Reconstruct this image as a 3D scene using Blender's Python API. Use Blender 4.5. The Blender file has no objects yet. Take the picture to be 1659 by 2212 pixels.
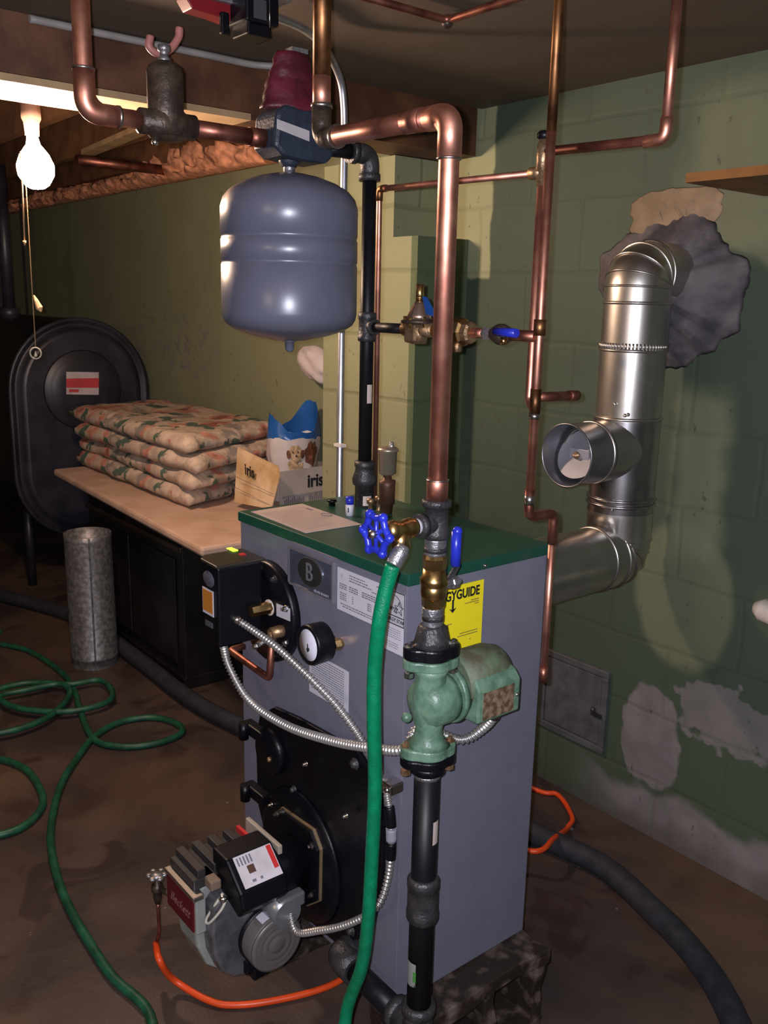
import bpy, bmesh, math, random
from mathutils import Vector, Matrix, noise as mnoise
random.seed(7)
PI = math.pi
V = Vector

# ------------------------------------------------------------------ camera
AZ, PITCH, ROLL, FPX, CAMH = math.radians(39.0824), math.radians(13.0944), math.radians(1.2773), 1951.0, 1.5
F = V((-math.cos(AZ)*math.cos(PITCH), math.sin(AZ)*math.cos(PITCH), -math.sin(PITCH)))
R0 = F.cross(V((0, 0, 1))).normalized()
U0 = R0.cross(F)
R = R0*math.cos(ROLL) + U0*math.sin(ROLL)
U = U0*math.cos(ROLL) - R0*math.sin(ROLL)
CAM = V((0, 0, CAMH))
cd = bpy.data.cameras.new('camera'); co = bpy.data.objects.new('camera', cd)
bpy.context.scene.collection.objects.link(co)
co.matrix_world = Matrix(((R.x, U.x, -F.x, CAM.x), (R.y, U.y, -F.y, CAM.y), (R.z, U.z, -F.z, CAM.z), (0, 0, 0, 1)))
cd.sensor_fit = 'VERTICAL'; cd.sensor_height = 36.0; cd.lens = 36.0*FPX/2212.0
cd.clip_start = 0.01; cd.clip_end = 60
bpy.context.scene.camera = co

# ------------------------------------------------------------------ light and exposure
w = bpy.data.worlds.new('world'); bpy.context.scene.world = w; w.use_nodes = True
w.node_tree.nodes['Background'].inputs[0].default_value = (0.5, 0.5, 0.6, 1)
w.node_tree.nodes['Background'].inputs[1].default_value = 0.02
vs = bpy.context.scene.view_settings
vs.view_transform = 'Standard'; vs.look = 'None'; vs.gamma = 1.0; vs.use_curve_mapping = False
vs.exposure = 1.5
FLASH_W, BULB_E, FILL_W = 42.0, 185.0, 12.0
fl = bpy.data.lights.new('camera_flash', 'POINT'); fl.energy = FLASH_W; fl.color = (0.86, 0.88, 1.0); fl.shadow_soft_size = 0.006
flo = bpy.data.objects.new('camera_flash', fl); flo.location = CAM - R*0.02 + U*0.012 + F*0.01
bpy.context.scene.collection.objects.link(flo)
rl = bpy.data.lights.new('added_fill_lamp', 'POINT'); rl.energy = FILL_W; rl.color = (1.0, 0.74, 0.52); rl.shadow_soft_size = 0.05  # unseen lamp added behind the camera for warm fill, no fixture
rlo = bpy.data.objects.new('added_fill_lamp', rl); rlo.location = (-0.3, -2.0, 1.85)
bpy.context.scene.collection.objects.link(rlo)

# ------------------------------------------------------------------ helpers
COL = bpy.context.scene.collection

def at(x, y, X=None, Y=None, Z=None, D=None):
    """world point seen at image position (x, y) on the given world plane"""
    d = F + R*((x-829.5)/FPX) - U*((y-1106)/FPX)
    if D is not None: t = D
    elif X is not None: t = (X-CAM.x)/d.x
    elif Y is not None: t = (Y-CAM.y)/d.y
    else: t = (Z-CAM.z)/d.z
    return CAM + d*t

MATS = {}
def mat(name, col, rough=0.6, metal=0.0, var=0.12, scale=12.0, bump=0.0, bscale=60.0, col2=None, emit=None, spec=0.5, coat=0.0, lo=0.4, hi=0.62):
    if name in MATS: return MATS[name]
    m = bpy.data.materials.new(name); m.use_nodes = True
    nt = m.node_tree; n = nt.nodes; l = nt.links; b = n['Principled BSDF']
    b.inputs['Roughness'].default_value = rough; b.inputs['Metallic'].default_value = metal
    b.inputs['Specular IOR Level'].default_value = spec
    b.inputs['Coat Weight'].default_value = coat
    tc = n.new('ShaderNodeTexCoord')
    nz = n.new('ShaderNodeTexNoise'); nz.inputs['Scale'].default_value = scale; nz.inputs['Detail'].default_value = 6
    l.new(tc.outputs['Object'], nz.inputs['Vector'])
    rp = n.new('ShaderNodeValToRGB')
    c1 = [max(0, c*(1-var)) for c in col]; c2 = list(col2) if col2 else [min(1, c*(1+var)) for c in col]
    rp.color_ramp.elements[0].position = lo; rp.color_ramp.elements[1].position = hi
    rp.color_ramp.elements[0].color = (*c1, 1); rp.color_ramp.elements[1].color = (*c2, 1)
    l.new(nz.outputs['Fac'], rp.inputs['Fac']); l.new(rp.outputs['Color'], b.inputs['Base Color'])
    if bump:
        nb = n.new('ShaderNodeTexNoise'); nb.inputs['Scale'].default_value = bscale; nb.inputs['Detail'].default_value = 4
        l.new(tc.outputs['Object'], nb.inputs['Vector'])
        bp = n.new('ShaderNodeBump'); bp.inputs['Strength'].default_value = bump; bp.inputs['Distance'].default_value = 0.004
        l.new(nb.outputs['Fac'], bp.inputs['Height']); l.new(bp.outputs['Normal'], b.inputs['Normal'])
    if emit:
        b.inputs['Emission Color'].default_value = (*emit[0], 1); b.inputs['Emission Strength'].default_value = emit[1]
    MATS[name] = m
    return m

def frame(t):
    t = t.normalized()
    a = V((0, 0, 1)) if abs(t.z) < 0.9 else V((1, 0, 0))
    u = a.cross(t).normalized(); return u, t.cross(u)

class MB:
    """collects shapes in world coordinates and links them as ONE mesh object"""
    def __init__(s): s.bm = bmesh.new()
    def hull(s, vs_, faces, smooth=False):
        vv = [s.bm.verts.new(v) for v in vs_]
        for f in faces:
            try:
                ff = s.bm.faces.new([vv[i] for i in f]); ff.smooth = smooth
            except ValueError: pass
        return vv
    def box(s, a, b, rot=0.0, bev=0.0):
        x0, y0, z0 = a; x1, y1, z1 = b
        c = V(((x0+x1)/2, (y0+y1)/2, 0)); pts = []
        for z in (z0, z1):
            for (x, y) in ((x0, y0), (x1, y0), (x1, y1), (x0, y1)):
                v = V((x, y, 0))-c; v.rotate(Matrix.Rotation(rot, 3, 'Z')) if rot else None
                v = v+c; pts.append((v.x, v.y, z))
        vv = s.hull(pts, [(0, 3, 2, 1), (4, 5, 6, 7), (0, 1, 5, 4), (1, 2, 6, 5), (2, 3, 7, 6), (3, 0, 4, 7)])
        if bev:
            es = list({e for v in vv for e in v.link_edges})
            bmesh.ops.bevel(s.bm, geom=es, offset=bev, segments=2, profile=0.5, affect='EDGES')
        return s
    def rings(s, rs, closed_caps=True, smooth=True):
        prev = None; allr = []
        for r in rs:
            allr.append([s.bm.verts.new(p) for p in r])
        n = len(rs[0])
        for a, b in zip(allr, allr[1:]):
            for i in range(n):
                f = s.bm.faces.new((a[i], a[(i+1) % n], b[(i+1) % n], b[i])); f.smooth = smooth
        if closed_caps:
            s.bm.faces.new(list(reversed(allr[0]))); s.bm.faces.new(allr[-1])
        return s
    def cyl(s, p0, p1, r0, r1=None, n=24, caps=True):
        p0 = V(p0); p1 = V(p1); r1 = r0 if r1 is None else r1
        u, v = frame(p1-p0)
        mk = lambda c, r: [c+u*(r*math.cos(2*PI*i/n))+v*(r*math.sin(2*PI*i/n)) for i in range(n)]
        return s.rings([mk(p0, r0), mk(p1, r1)], caps)
    def lathe(s, o, ax, prof, n=32, ref=None, sides=None):
        """prof: list of (distance along axis, radius)"""
        o = V(o); ax = V(ax).normalized(); u, v = frame(ax)
        n = sides or n
        rs = [[o+ax*h+u*(max(r, 1e-4)*math.cos(2*PI*i/n))+v*(max(r, 1e-4)*math.sin(2*PI*i/n)) for i in range(n)] for h, r in prof]
        return s.rings(rs, True, smooth=(n > 8))
    def tube(s, pts, r, n=14, caps=True, rfun=None):
        pts = [V(p) for p in pts]; m = len(pts)
        tans = [(pts[min(i+1, m-1)]-pts[max(i-1, 0)]).normalized() for i in range(m)]
        u, v = frame(tans[0]); rs = []; L = 0
        for i in range(m):
            if i:
                L += (pts[i]-pts[i-1]).length
                q = tans[i-1].rotation_difference(tans[i]); u = q @ u; v = q @ v
            rr = rfun(L, i) if rfun else r
            rs.append([pts[i]+u*(rr*math.cos(2*PI*k/n))+v*(rr*math.sin(2*PI*k/n)) for k in range(n)])
        return s.rings(rs, caps)
    def sphere(s, c, r, n=20, sc=(1, 1, 1)):
        mtx = Matrix.Translation(V(c)) @ Matrix.Diagonal((*[r*k for k in sc], 1))
        res = bmesh.ops.create_uvsphere(s.bm, u_segments=n, v_segments=max(8, n//2), radius=1, matrix=mtx)
        for v in res['verts']:
            for f in v.link_faces: f.smooth = True
        return s
    def prism(s, poly, d, smooth=False):
        """poly: world points in a plane; d: extrusion vector"""
        a = [V(p) for p in poly]; b = [p+V(d) for p in a]; n = len(a)
        va = [s.bm.verts.new(p) for p in a]; vb = [s.bm.verts.new(p) for p in b]
        s.bm.faces.new(list(reversed(va))); s.bm.faces.new(vb)
        for i in range(n): s.bm.faces.new((va[i], va[(i+1) % n], vb[(i+1) % n], vb[i]))
        return s
    def quad(s, pts):
        s.bm.faces.new([s.bm.verts.new(V(p)) for p in pts]); return s
    def build(s, name, m, parent=None, loc=None, bevel=0.0, smooth=False):
        o0 = V(loc) if loc is not None else (ORG.get(parent.name, V((0, 0, 0))) if parent else V((0, 0, 0)))
        for v in s.bm.verts: v.co -= o0
        bmesh.ops.recalc_face_normals(s.bm, faces=s.bm.faces)
        me = bpy.data.meshes.new(name); s.bm.to_mesh(me); s.bm.free()
        me.materials.append(m)
        o = bpy.data.objects.new(name, me); COL.objects.link(o)
        if parent: o.parent = parent
        else: o.location = o0
        ORG[o.name] = o0
        if bevel:
            md = o.modifiers.new('bevel', 'BEVEL'); md.width = bevel; md.segments = 2; md.limit_method = 'ANGLE'; md.angle_limit = 0.6
        return o
ORG = {}

def thing(name, label, cat, loc, group=None):
    o = bpy.data.objects.new(name, None); o.empty_display_size = 0.05; COL.objects.link(o)
    o.location = loc; ORG[o.name] = V(loc); tag(o, label, cat, group); return o
def tag(o, label, cat=None, group=None, kind=None):
    o['label'] = label
    if cat: o['category'] = cat
    if group: o['group'] = group
    if kind: o['kind'] = kind
    return o
def struct(o, label=None):
    o['kind'] = 'structure'
    if label: o['label'] = label
    return o

def fillet(pts, rad, seg=8):
    """round the corners of a polyline"""
    pts = [V(p) for p in pts]; out = [pts[0]]
    for i in range(1, len(pts)-1):
        a, b, c = pts[i-1], pts[i], pts[i+1]
        d1 = (a-b); d2 = (c-b); r = min(rad, d1.length*0.49, d2.length*0.49)
        d1.normalize(); d2.normalize(); p1 = b+d1*r; p2 = b+d2*r
        for k in range(seg+1):
            t = k/seg; out.append(p1*(1-t)**2 + b*2*t*(1-t) + p2*t*t)
    out.append(pts[-1]); return out
def spline(pts, per=12):
    """Catmull-Rom through points"""
    pts = [V(p) for p in pts]; P = [pts[0]*2-pts[1]]+pts+[pts[-1]*2-pts[-2]]; out = []
    for i in range(1, len(P)-2):
        p0, p1, p2, p3 = P[i-1:i+3]
        for k in range(per):
            t = k/per
            out.append(0.5*((2*p1)+(p2-p0)*t+(2*p0-5*p1+4*p2-p3)*t*t+(-p0+3*p1-3*p2+p3)*t**3))
    out.append(pts[-1]); return out
def resample(pts, step):
    out = [pts[0]]; acc = 0
    for a, b in zip(pts, pts[1:]):
        L = (b-a).length; t = step-acc
        while t <= L:
            out.append(a+(b-a)*(t/L)); t += step
        acc = L-(t-step)
    out.append(pts[-1]); return out

def text(s, size, m, parent, origin, face, name='lettering', shear=0.0, squash=1.0, depth=0.0006, align='CENTER', bold=0.0):
    cu = bpy.data.curves.new(name, 'FONT'); cu.body = s; cu.size = size; cu.extrude = depth/2; cu.offset = size*bold
    cu.align_x = align; cu.align_y = 'CENTER'; cu.shear = shear
    tmp = bpy.data.objects.new('tmp', cu); COL.objects.link(tmp)
    me = bpy.data.meshes.new_from_object(tmp.evaluated_get(bpy.context.evaluated_depsgraph_get()))
    bpy.data.objects.remove(tmp); bpy.data.curves.remove(cu)
    ex, ey = V(face[0]).normalized(), V(face[1]).normalized(); ez = ex.cross(ey)
    for v in me.vertices:
        c = v.co.copy(); v.co = V(origin)+ex*(c.x*squash)+ey*c.y+ez*c.z
    me.materials.clear(); me.materials.append(m)
    o0 = ORG.get(parent.name, V((0, 0, 0)))
    for v in me.vertices: v.co -= o0
    o = bpy.data.objects.new(name, me); COL.objects.link(o); o.parent = parent; ORG[o.name] = o0
    return o
FRONT = ((1, 0, 0), (0, 0, 1))     # faces -Y
SIDE = ((0, 1, 0), (0, 0, 1))      # faces +X

# ------------------------------------------------------------------ materials
copper = mat('copper_new', (0.66, 0.28, 0.20), 0.46, 1.0, 0.12, 25, col2=(0.82, 0.40, 0.29))
copper_old = mat('copper_tarnished', (0.22, 0.10, 0.050), 0.46, 1.0, 0.35, 14, col2=(0.46, 0.22, 0.09))
copper_dark = mat('copper_dull', (0.30, 0.105, 0.075), 0.42, 0.9, 0.3, 18, col2=(0.42, 0.17, 0.12))
solder = mat('solder_silver', (0.5, 0.48, 0.47), 0.3, 1.0)
blackiron = mat('black_iron_fitting', (0.045, 0.042, 0.045), 0.42, 0.35, 0.3, 40, bump=0.5, bscale=180, spec=0.6)
blackpipe = mat('black_pipe_lacquer', (0.006, 0.006, 0.008), 0.45, 0.0, 0.2, 20, spec=0.28)
galv = mat('galvanized_nipple', (0.33, 0.32, 0.34), 0.38, 0.8, 0.2, 60, bump=0.4, bscale=200)
emt = mat('conduit_steel', (0.60, 0.60, 0.66), 0.44, 1.0, 0.1, 30)
brass = mat('brass', (0.62, 0.41, 0.17), 0.28, 1.0, 0.2, 30)
bronze = mat('bronze_cast', (0.36, 0.23, 0.13), 0.42, 0.8, 0.25, 50, bump=0.3, bscale=150)
bronze_dark = mat('bronze_dark', (0.065, 0.045, 0.034), 0.45, 0.5, 0.3, 40, bump=0.4, bscale=120)
bolt_m = mat('bolt_zinc', (0.62, 0.6, 0.58), 0.25, 1.0)
greyjacket = mat('grey_jacket_enamel', (0.155, 0.152, 0.20), 0.36, 0.0, 0.03, 30, bump=0.12, bscale=900, spec=0.4)
greenlid = mat('green_lid_enamel', (0.010, 0.060, 0.040), 0.33, 0.0, 0.04, 30, bump=0.1, bscale=900)
blackcast = mat('black_cast_plate', (0.0035, 0.0035, 0.006), 0.36, 0.0, 0.2, 30, bump=0.15, bscale=200, spec=0.3)
blackplastic = mat('black_plastic', (0.0035, 0.0035, 0.006), 0.4, 0.0, 0.1, 30, spec=0.3)
whitelabel = mat('label_white', (0.55, 0.53, 0.60), 0.5, 0, 0.03)
ink = mat('label_ink', (0.17, 0.16, 0.20), 0.6)
inkblack = mat('ink_black', (0.012, 0.012, 0.012), 0.6)
yellowlabel = mat('label_yellow', (0.82, 0.68, 0.015), 0.5, 0, 0.02)
tankgrey = mat('tank_enamel_grey', (0.105, 0.110, 0.155), 0.32, 0.0, 0.04, 20, bump=0.03, bscale=40, spec=0.6)
bluegrey = mat('blue_grey_cast', (0.020, 0.029, 0.046), 0.45, 0, 0.15, 40, bump=0.3, bscale=200)
redwrap = mat('maroon_cover', (0.085, 0.008, 0.018), 0.5, 0, 0.35, 25, bump=0.7, bscale=50)
pumpgreen = mat('pump_green_enamel', (0.095, 0.185, 0.125), 0.40, 0, 0.2, 35, bump=0.3, bscale=120, col2=(0.14, 0.24, 0.165))
pumpdusty = mat('pump_green_dusty', (0.085, 0.075, 0.045), 0.6, 0, 0.2, 30, col2=(0.10, 0.14, 0.085), bump=0.3)
plate_tan = mat('rating_plate_tan', (0.16, 0.10, 0.055), 0.55, 0.2, 0.35, 90, col2=(0.28, 0.20, 0.13))
bluepaint = mat('blue_handle', (0.018, 0.03, 0.42), 0.3, 0, 0.1, 20)
bluetag = mat('blue_tag', (0.01, 0.06, 0.25), 0.45)
hosegreen = mat('green_hose', (0.0, 0.17, 0.075), 0.33, 0, 0.12, 60, bump=0.3, bscale=300)
hosedirty = mat('green_hose_floor', (0.012, 0.085, 0.045), 0.45, 0, 0.3, 25)
stainless = mat('flue_stainless', (0.55, 0.52, 0.49), 0.36, 1.0, 0.08, 12, bump=0.05, bscale=30)
galvduct = mat('galvanized_duct', (0.24, 0.235, 0.245), 0.5, 0.7, 0.3, 60, bump=0.1, bscale=100)
flex = mat('flex_conduit_steel', (0.55, 0.53, 0.52), 0.33, 0.8, 0.1)
orange = mat('orange_tube', (0.75, 0.075, 0.012), 0.4, 0, 0.1)
darkhose = mat('dark_insulated_hose', (0.020, 0.020, 0.028), 0.75, 0, 0.25, 30, bump=0.4)
beamwood = mat('beam_wood_dark', (0.085, 0.032, 0.014), 0.6, 0, 0.3, 6, col2=(0.15, 0.062, 0.026), bump=0.3, bscale=40)
palewood = mat('pale_wood', (0.42, 0.28, 0.15), 0.65, 0, 0.15, 8, bump=0.2)
joistwood = mat('joist_wood', (0.21, 0.095, 0.040), 0.7, 0, 0.25, 8, bump=0.3)
shelfwood = mat('shelf_wood_orange', (0.22, 0.085, 0.015), 0.6, 0, 0.2, 12)
tabletop_m = mat('table_laminate_peach', (0.52, 0.34, 0.25), 0.5, 0, 0.06, 10, col2=(0.58, 0.40, 0.31))
darkfurn = mat('dark_cabinet', (0.010, 0.008, 0.009), 0.4, 0, 0.3, 10)
darkfurn2 = mat('dark_cabinet_trim', (0.045, 0.024, 0.018), 0.4, 0, 0.3, 10)
oiltank_m = mat('oil_tank_black', (0.020, 0.019, 0.030), 0.42, 0, 0.3, 8, bump=0.1, bscale=20)
pinkins = mat('insulation_tan', (0.75, 0.33, 0.18), 0.9, 0, 0.25, 30, bump=1.0, bscale=60)
cement = mat('cement_purple_grey', (0.085, 0.075, 0.085), 0.8, 0, 0.25, 10, col2=(0.17, 0.145, 0.15), bump=0.9, bscale=40)
plaster = mat('plaster_tan', (0.27, 0.19, 0.12), 0.85, 0, 0.2, 12, bump=0.5)
irongrey = mat('door_iron_grey', (0.095, 0.097, 0.10), 0.6, 0.1, 0.2, 20, bump=0.2)
cardboard = mat('cardboard_cream', (0.52, 0.40, 0.27), 0.7, 0, 0.12, 8, col2=(0.60, 0.48, 0.36))
cardwhite = mat('cardboard_whitish', (0.46, 0.42, 0.38), 0.7, 0, 0.1, 8)
cardstain = mat('cardboard_stained', (0.55, 0.36, 0.17), 0.75, 0, 0.2, 9, col2=(0.64, 0.47, 0.30))
bagwhite = mat('bag_white', (0.55, 0.50, 0.50), 0.35, 0, 0.05, bump=0.2, bscale=20)
bagblue = mat('bag_blue', (0.015, 0.085, 0.30), 0.25, 0, 0.1, bump=0.3, bscale=25)
dogfur = mat('print_fur_cream', (0.42, 0.29, 0.17), 0.5, 0, 0.3, 90)
dogfur2 = mat('print_fur_brown', (0.15, 0.055, 0.03), 0.5, 0, 0.3, 60)
paper_m = mat('paper_aged', (0.50, 0.40, 0.37), 0.5, 0, 0.06, 20)
redpanel = mat('panel_red', (0.10, 0.004, 0.010), 0.35)
lightgrey = mat('housing_light_grey', (0.26, 0.27, 0.255), 0.45, 0, 0.1)
alucast = mat('aluminium_cast', (0.21, 0.21, 0.23), 0.35, 0.7, 0.25, 30, bump=0.4, bscale=60)
motorgrey = mat('motor_brown_grey', (0.145, 0.125, 0.125), 0.4, 0.2, 0.05)
redsticker = mat('sticker_red', (0.55, 0.03, 0.03), 0.4)
orangesticker = mat('sticker_orange', (0.55, 0.20, 0.03), 0.4)
whiteplastic = mat('white_plastic', (0.62, 0.56, 0.52), 0.4)
gasket = mat('gasket_gold', (0.30, 0.21, 0.12), 0.4, 0.5)
glowgreen = mat('led_green', (0.1, 0.6, 0.0), 0.4, emit=((0.45, 1.0, 0.02), 2.2))
bulbglass = mat('bulb_glow', (1, 0.9, 0.8), 0.4, emit=((1.0, 0.70, 0.50), BULB_E))
cordm = mat('cord_tan', (0.40, 0.24, 0.12), 0.7)
chrome_glow = mat('chrome', (0.6, 0.6, 0.62), 0.12, 1.0)

def floral():
    m = bpy.data.materials.new('floral_fabric'); m.use_nodes = True
    nt = m.node_tree; n = nt.nodes; l = nt.links; b = n['Principled BSDF']; b.inputs['Roughness'].default_value = 0.85
    tc = n.new('ShaderNodeTexCoord')
    def nse(sc, off, det=4):
        mp = n.new('ShaderNodeMapping'); mp.inputs['Location'].default_value = (off, off*0.7, off*1.3); l.new(tc.outputs['Object'], mp.inputs[0])
        q = n.new('ShaderNodeTexNoise'); q.inputs['Scale'].default_value = sc; q.inputs['Detail'].default_value = det; q.inputs['Distortion'].default_value = 0.4; l.new(mp.outputs[0], q.inputs['Vector']); return q.outputs['Fac']
    def lay(prev, fac, e, soft, c):
        mr = n.new('ShaderNodeMapRange'); mr.inputs['From Min'].default_value = e; mr.inputs['From Max'].default_value = e+soft; l.new(fac, mr.inputs['Value'])
        mx_ = n.new('ShaderNodeMixRGB'); l.new(mr.outputs[0], mx_.inputs[0]); l.new(prev, mx_.inputs[1]); mx_.inputs[2].default_value = (*c, 1); return mx_.outputs[0]
    b0 = n.new('ShaderNodeRGB'); b0.outputs[0].default_value = (0.45, 0.34, 0.26, 1); cur = b0.outputs[0]
    cur = lay(cur, nse(6, 3.0), 0.52, 0.05, (0.25, 0.21, 0.18))
    cur = lay(cur, nse(10, 9.0), 0.55, 0.03, (0.55, 0.42, 0.33))
    fr = nse(7.5, 21.0, 3)
    cur = lay(cur, fr, 0.56, 0.03, (0.48, 0.21, 0.15)); cur = lay(cur, fr, 0.63, 0.03, (0.26, 0.09, 0.07))
    cur = lay(cur, nse(9, 37.0, 3), 0.59, 0.02, (0.07, 0.11, 0.08))
    class _o: pass
    rp = _o(); rp.outputs = {'Color': cur}
    nb = n.new('ShaderNodeTexNoise'); nb.inputs['Scale'].default_value = 28; l.new(tc.outputs['Object'], nb.inputs['Vector'])
    mx = n.new('ShaderNodeMixRGB'); mx.blend_type = 'OVERLAY'; mx.inputs[0].default_value = 0.4
    l.new(rp.outputs['Color'], mx.inputs[1]); l.new(nb.outputs['Fac'], mx.inputs[2]); l.new(mx.outputs[0], b.inputs['Base Color'])
    return m
floral_m = floral()

class NT:
    """tiny node-expression helper for masks in world space"""
    def __init__(s, name, rough=0.7):
        s.m = bpy.data.materials.new(name); s.m.use_nodes = True; s.n = s.m.node_tree.nodes; s.l = s.m.node_tree.links
        s.b = s.n['Principled BSDF']; s.b.inputs['Roughness'].default_value = rough; s.b.inputs['Specular IOR Level'].default_value = 0.3
        g = s.n.new('ShaderNodeNewGeometry'); sp = s.n.new('ShaderNodeSeparateXYZ'); s.pos = g.outputs['Position']
        s.l.new(s.pos, sp.inputs[0]); s.X, s.Y, s.Z = sp.outputs
    def op(s, o, a, b=None, c=None, clamp=False):
        q = s.n.new('ShaderNodeMath'); q.operation = o; q.use_clamp = clamp
        for i, v in enumerate((a, b, c)):
            if v is None: continue
            if isinstance(v, (int, float)): q.inputs[i].default_value = v
            else: s.l.new(v, q.inputs[i])
        return q.outputs[0]
    def noise(s, scale, detail=4, dist=0.0, stretch=None):
        q = s.n.new('ShaderNodeTexNoise'); q.inputs['Scale'].default_value = scale; q.inputs['Detail'].default_value = detail; q.inputs['Distortion'].default_value = dist
        if stretch:
            mp = s.n.new('ShaderNodeMapping'); mp.inputs['Scale'].default_value = stretch; s.l.new(s.pos, mp.inputs[0]); s.l.new(mp.outputs[0], q.inputs['Vector'])
        else: s.l.new(s.pos, q.inputs['Vector'])
        return q.outputs['Fac']
    def step(s, v, e, soft):       # 0 below e, 1 above
        q = s.n.new('ShaderNodeMapRange'); q.interpolation_type = 'SMOOTHSTEP'
        q.inputs['From Min'].default_value = e-soft; q.inputs['From Max'].default_value = e+soft; s.l.new(v, q.inputs['Value']); return q.outputs[0]
    def rect(s, x0, x1, z0, z1, soft=0.006, wob=0.02, nz=None, ax=None):
        nn = nz or s.noise(9, 3)
        d = s.op('MULTIPLY', s.op('SUBTRACT', nn, 0.5), wob*4)
        x = s.op('ADD', ax or s.X, d); z = s.op('ADD', s.Z, d)
        a = s.op('MULTIPLY', s.step(x, x0, soft), s.op('SUBTRACT', 1.0, s.step(x, x1, soft)))
        b = s.op('MULTIPLY', s.step(z, z0, soft), s.op('SUBTRACT', 1.0, s.step(z, z1, soft)))
        return s.op('MULTIPLY', a, b)
    def blob(s, x, z, rx, rz, wob=0.6, soft=0.12, sc=7):
        a = s.op('DIVIDE', s.op('SUBTRACT', s.X, x), rx); b = s.op('DIVIDE', s.op('SUBTRACT', s.Z, z), rz)
        d = s.op('SQRT', s.op('ADD', s.op('MULTIPLY', a, a), s.op('MULTIPLY', b, b)))
        d = s.op('ADD', d, s.op('MULTIPLY', s.op('SUBTRACT', s.noise(sc, 6), 0.5), wob*2))
        return s.op('SUBTRACT', 1.0, s.step(d, 1.0, soft))
    def col(s, c):
        q = s.n.new('ShaderNodeRGB'); q.outputs[0].default_value = (*c, 1); return q.outputs[0]
    def mix(s, f, a, b, mode='MIX'):
        q = s.n.new('ShaderNodeMixRGB'); q.blend_type = mode
        if isinstance(f, (int, float)): q.inputs[0].default_value = f
        else: s.l.new(f, q.inputs[0])
        for i, v in ((1, a), (2, b)):
            if isinstance(v, tuple): q.inputs[i].default_value = (*v, 1)
            else: s.l.new(v, q.inputs[i])
        return q.outputs[0]
    def finish(s, c, h=None, strength=0.5, dist=0.01):
        s.l.new(c, s.b.inputs['Base Color'])
        if h is not None:
            bp = s.n.new('ShaderNodeBump'); bp.inputs['Strength'].default_value = strength; bp.inputs['Distance'].default_value = dist
            s.l.new(h, bp.inputs['Height']); s.l.new(bp.outputs[0], s.b.inputs['Normal'])
        return s.m

def block_lines(t, uaxis):
    """1 on the joints of 0.4 x 0.2 m blocks"""
    wob = t.op('MULTIPLY', t.op('SUBTRACT', t.noise(6, 2), 0.5), 0.02)
    z = t.op('ADD', t.Z, wob); u = t.op('ADD', uaxis, wob)
    rz = t.op('DIVIDE', t.op('ADD', z, 0.03), 0.203)
    row = t.op('FLOOR', rz); fz = t.op('FRACT', rz)
    off = t.op('MULTIPLY', t.op('MODULO', row, 2.0), 0.5)
    fu = t.op('FRACT', t.op('ADD', t.op('DIVIDE', t.op('ADD', u, 20.0), 0.406), off))
    dz = t.op('MINIMUM', fz, t.op('SUBTRACT', 1.0, fz)); du = t.op('MINIMUM', fu, t.op('SUBTRACT', 1.0, fu))
    a = t.op('SUBTRACT', 1.0, t.step(dz, 0.03, 0.02)); b = t.op('SUBTRACT', 1.0, t.step(du, 0.014, 0.009))
    return t.op('MAXIMUM', a, b)

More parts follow.
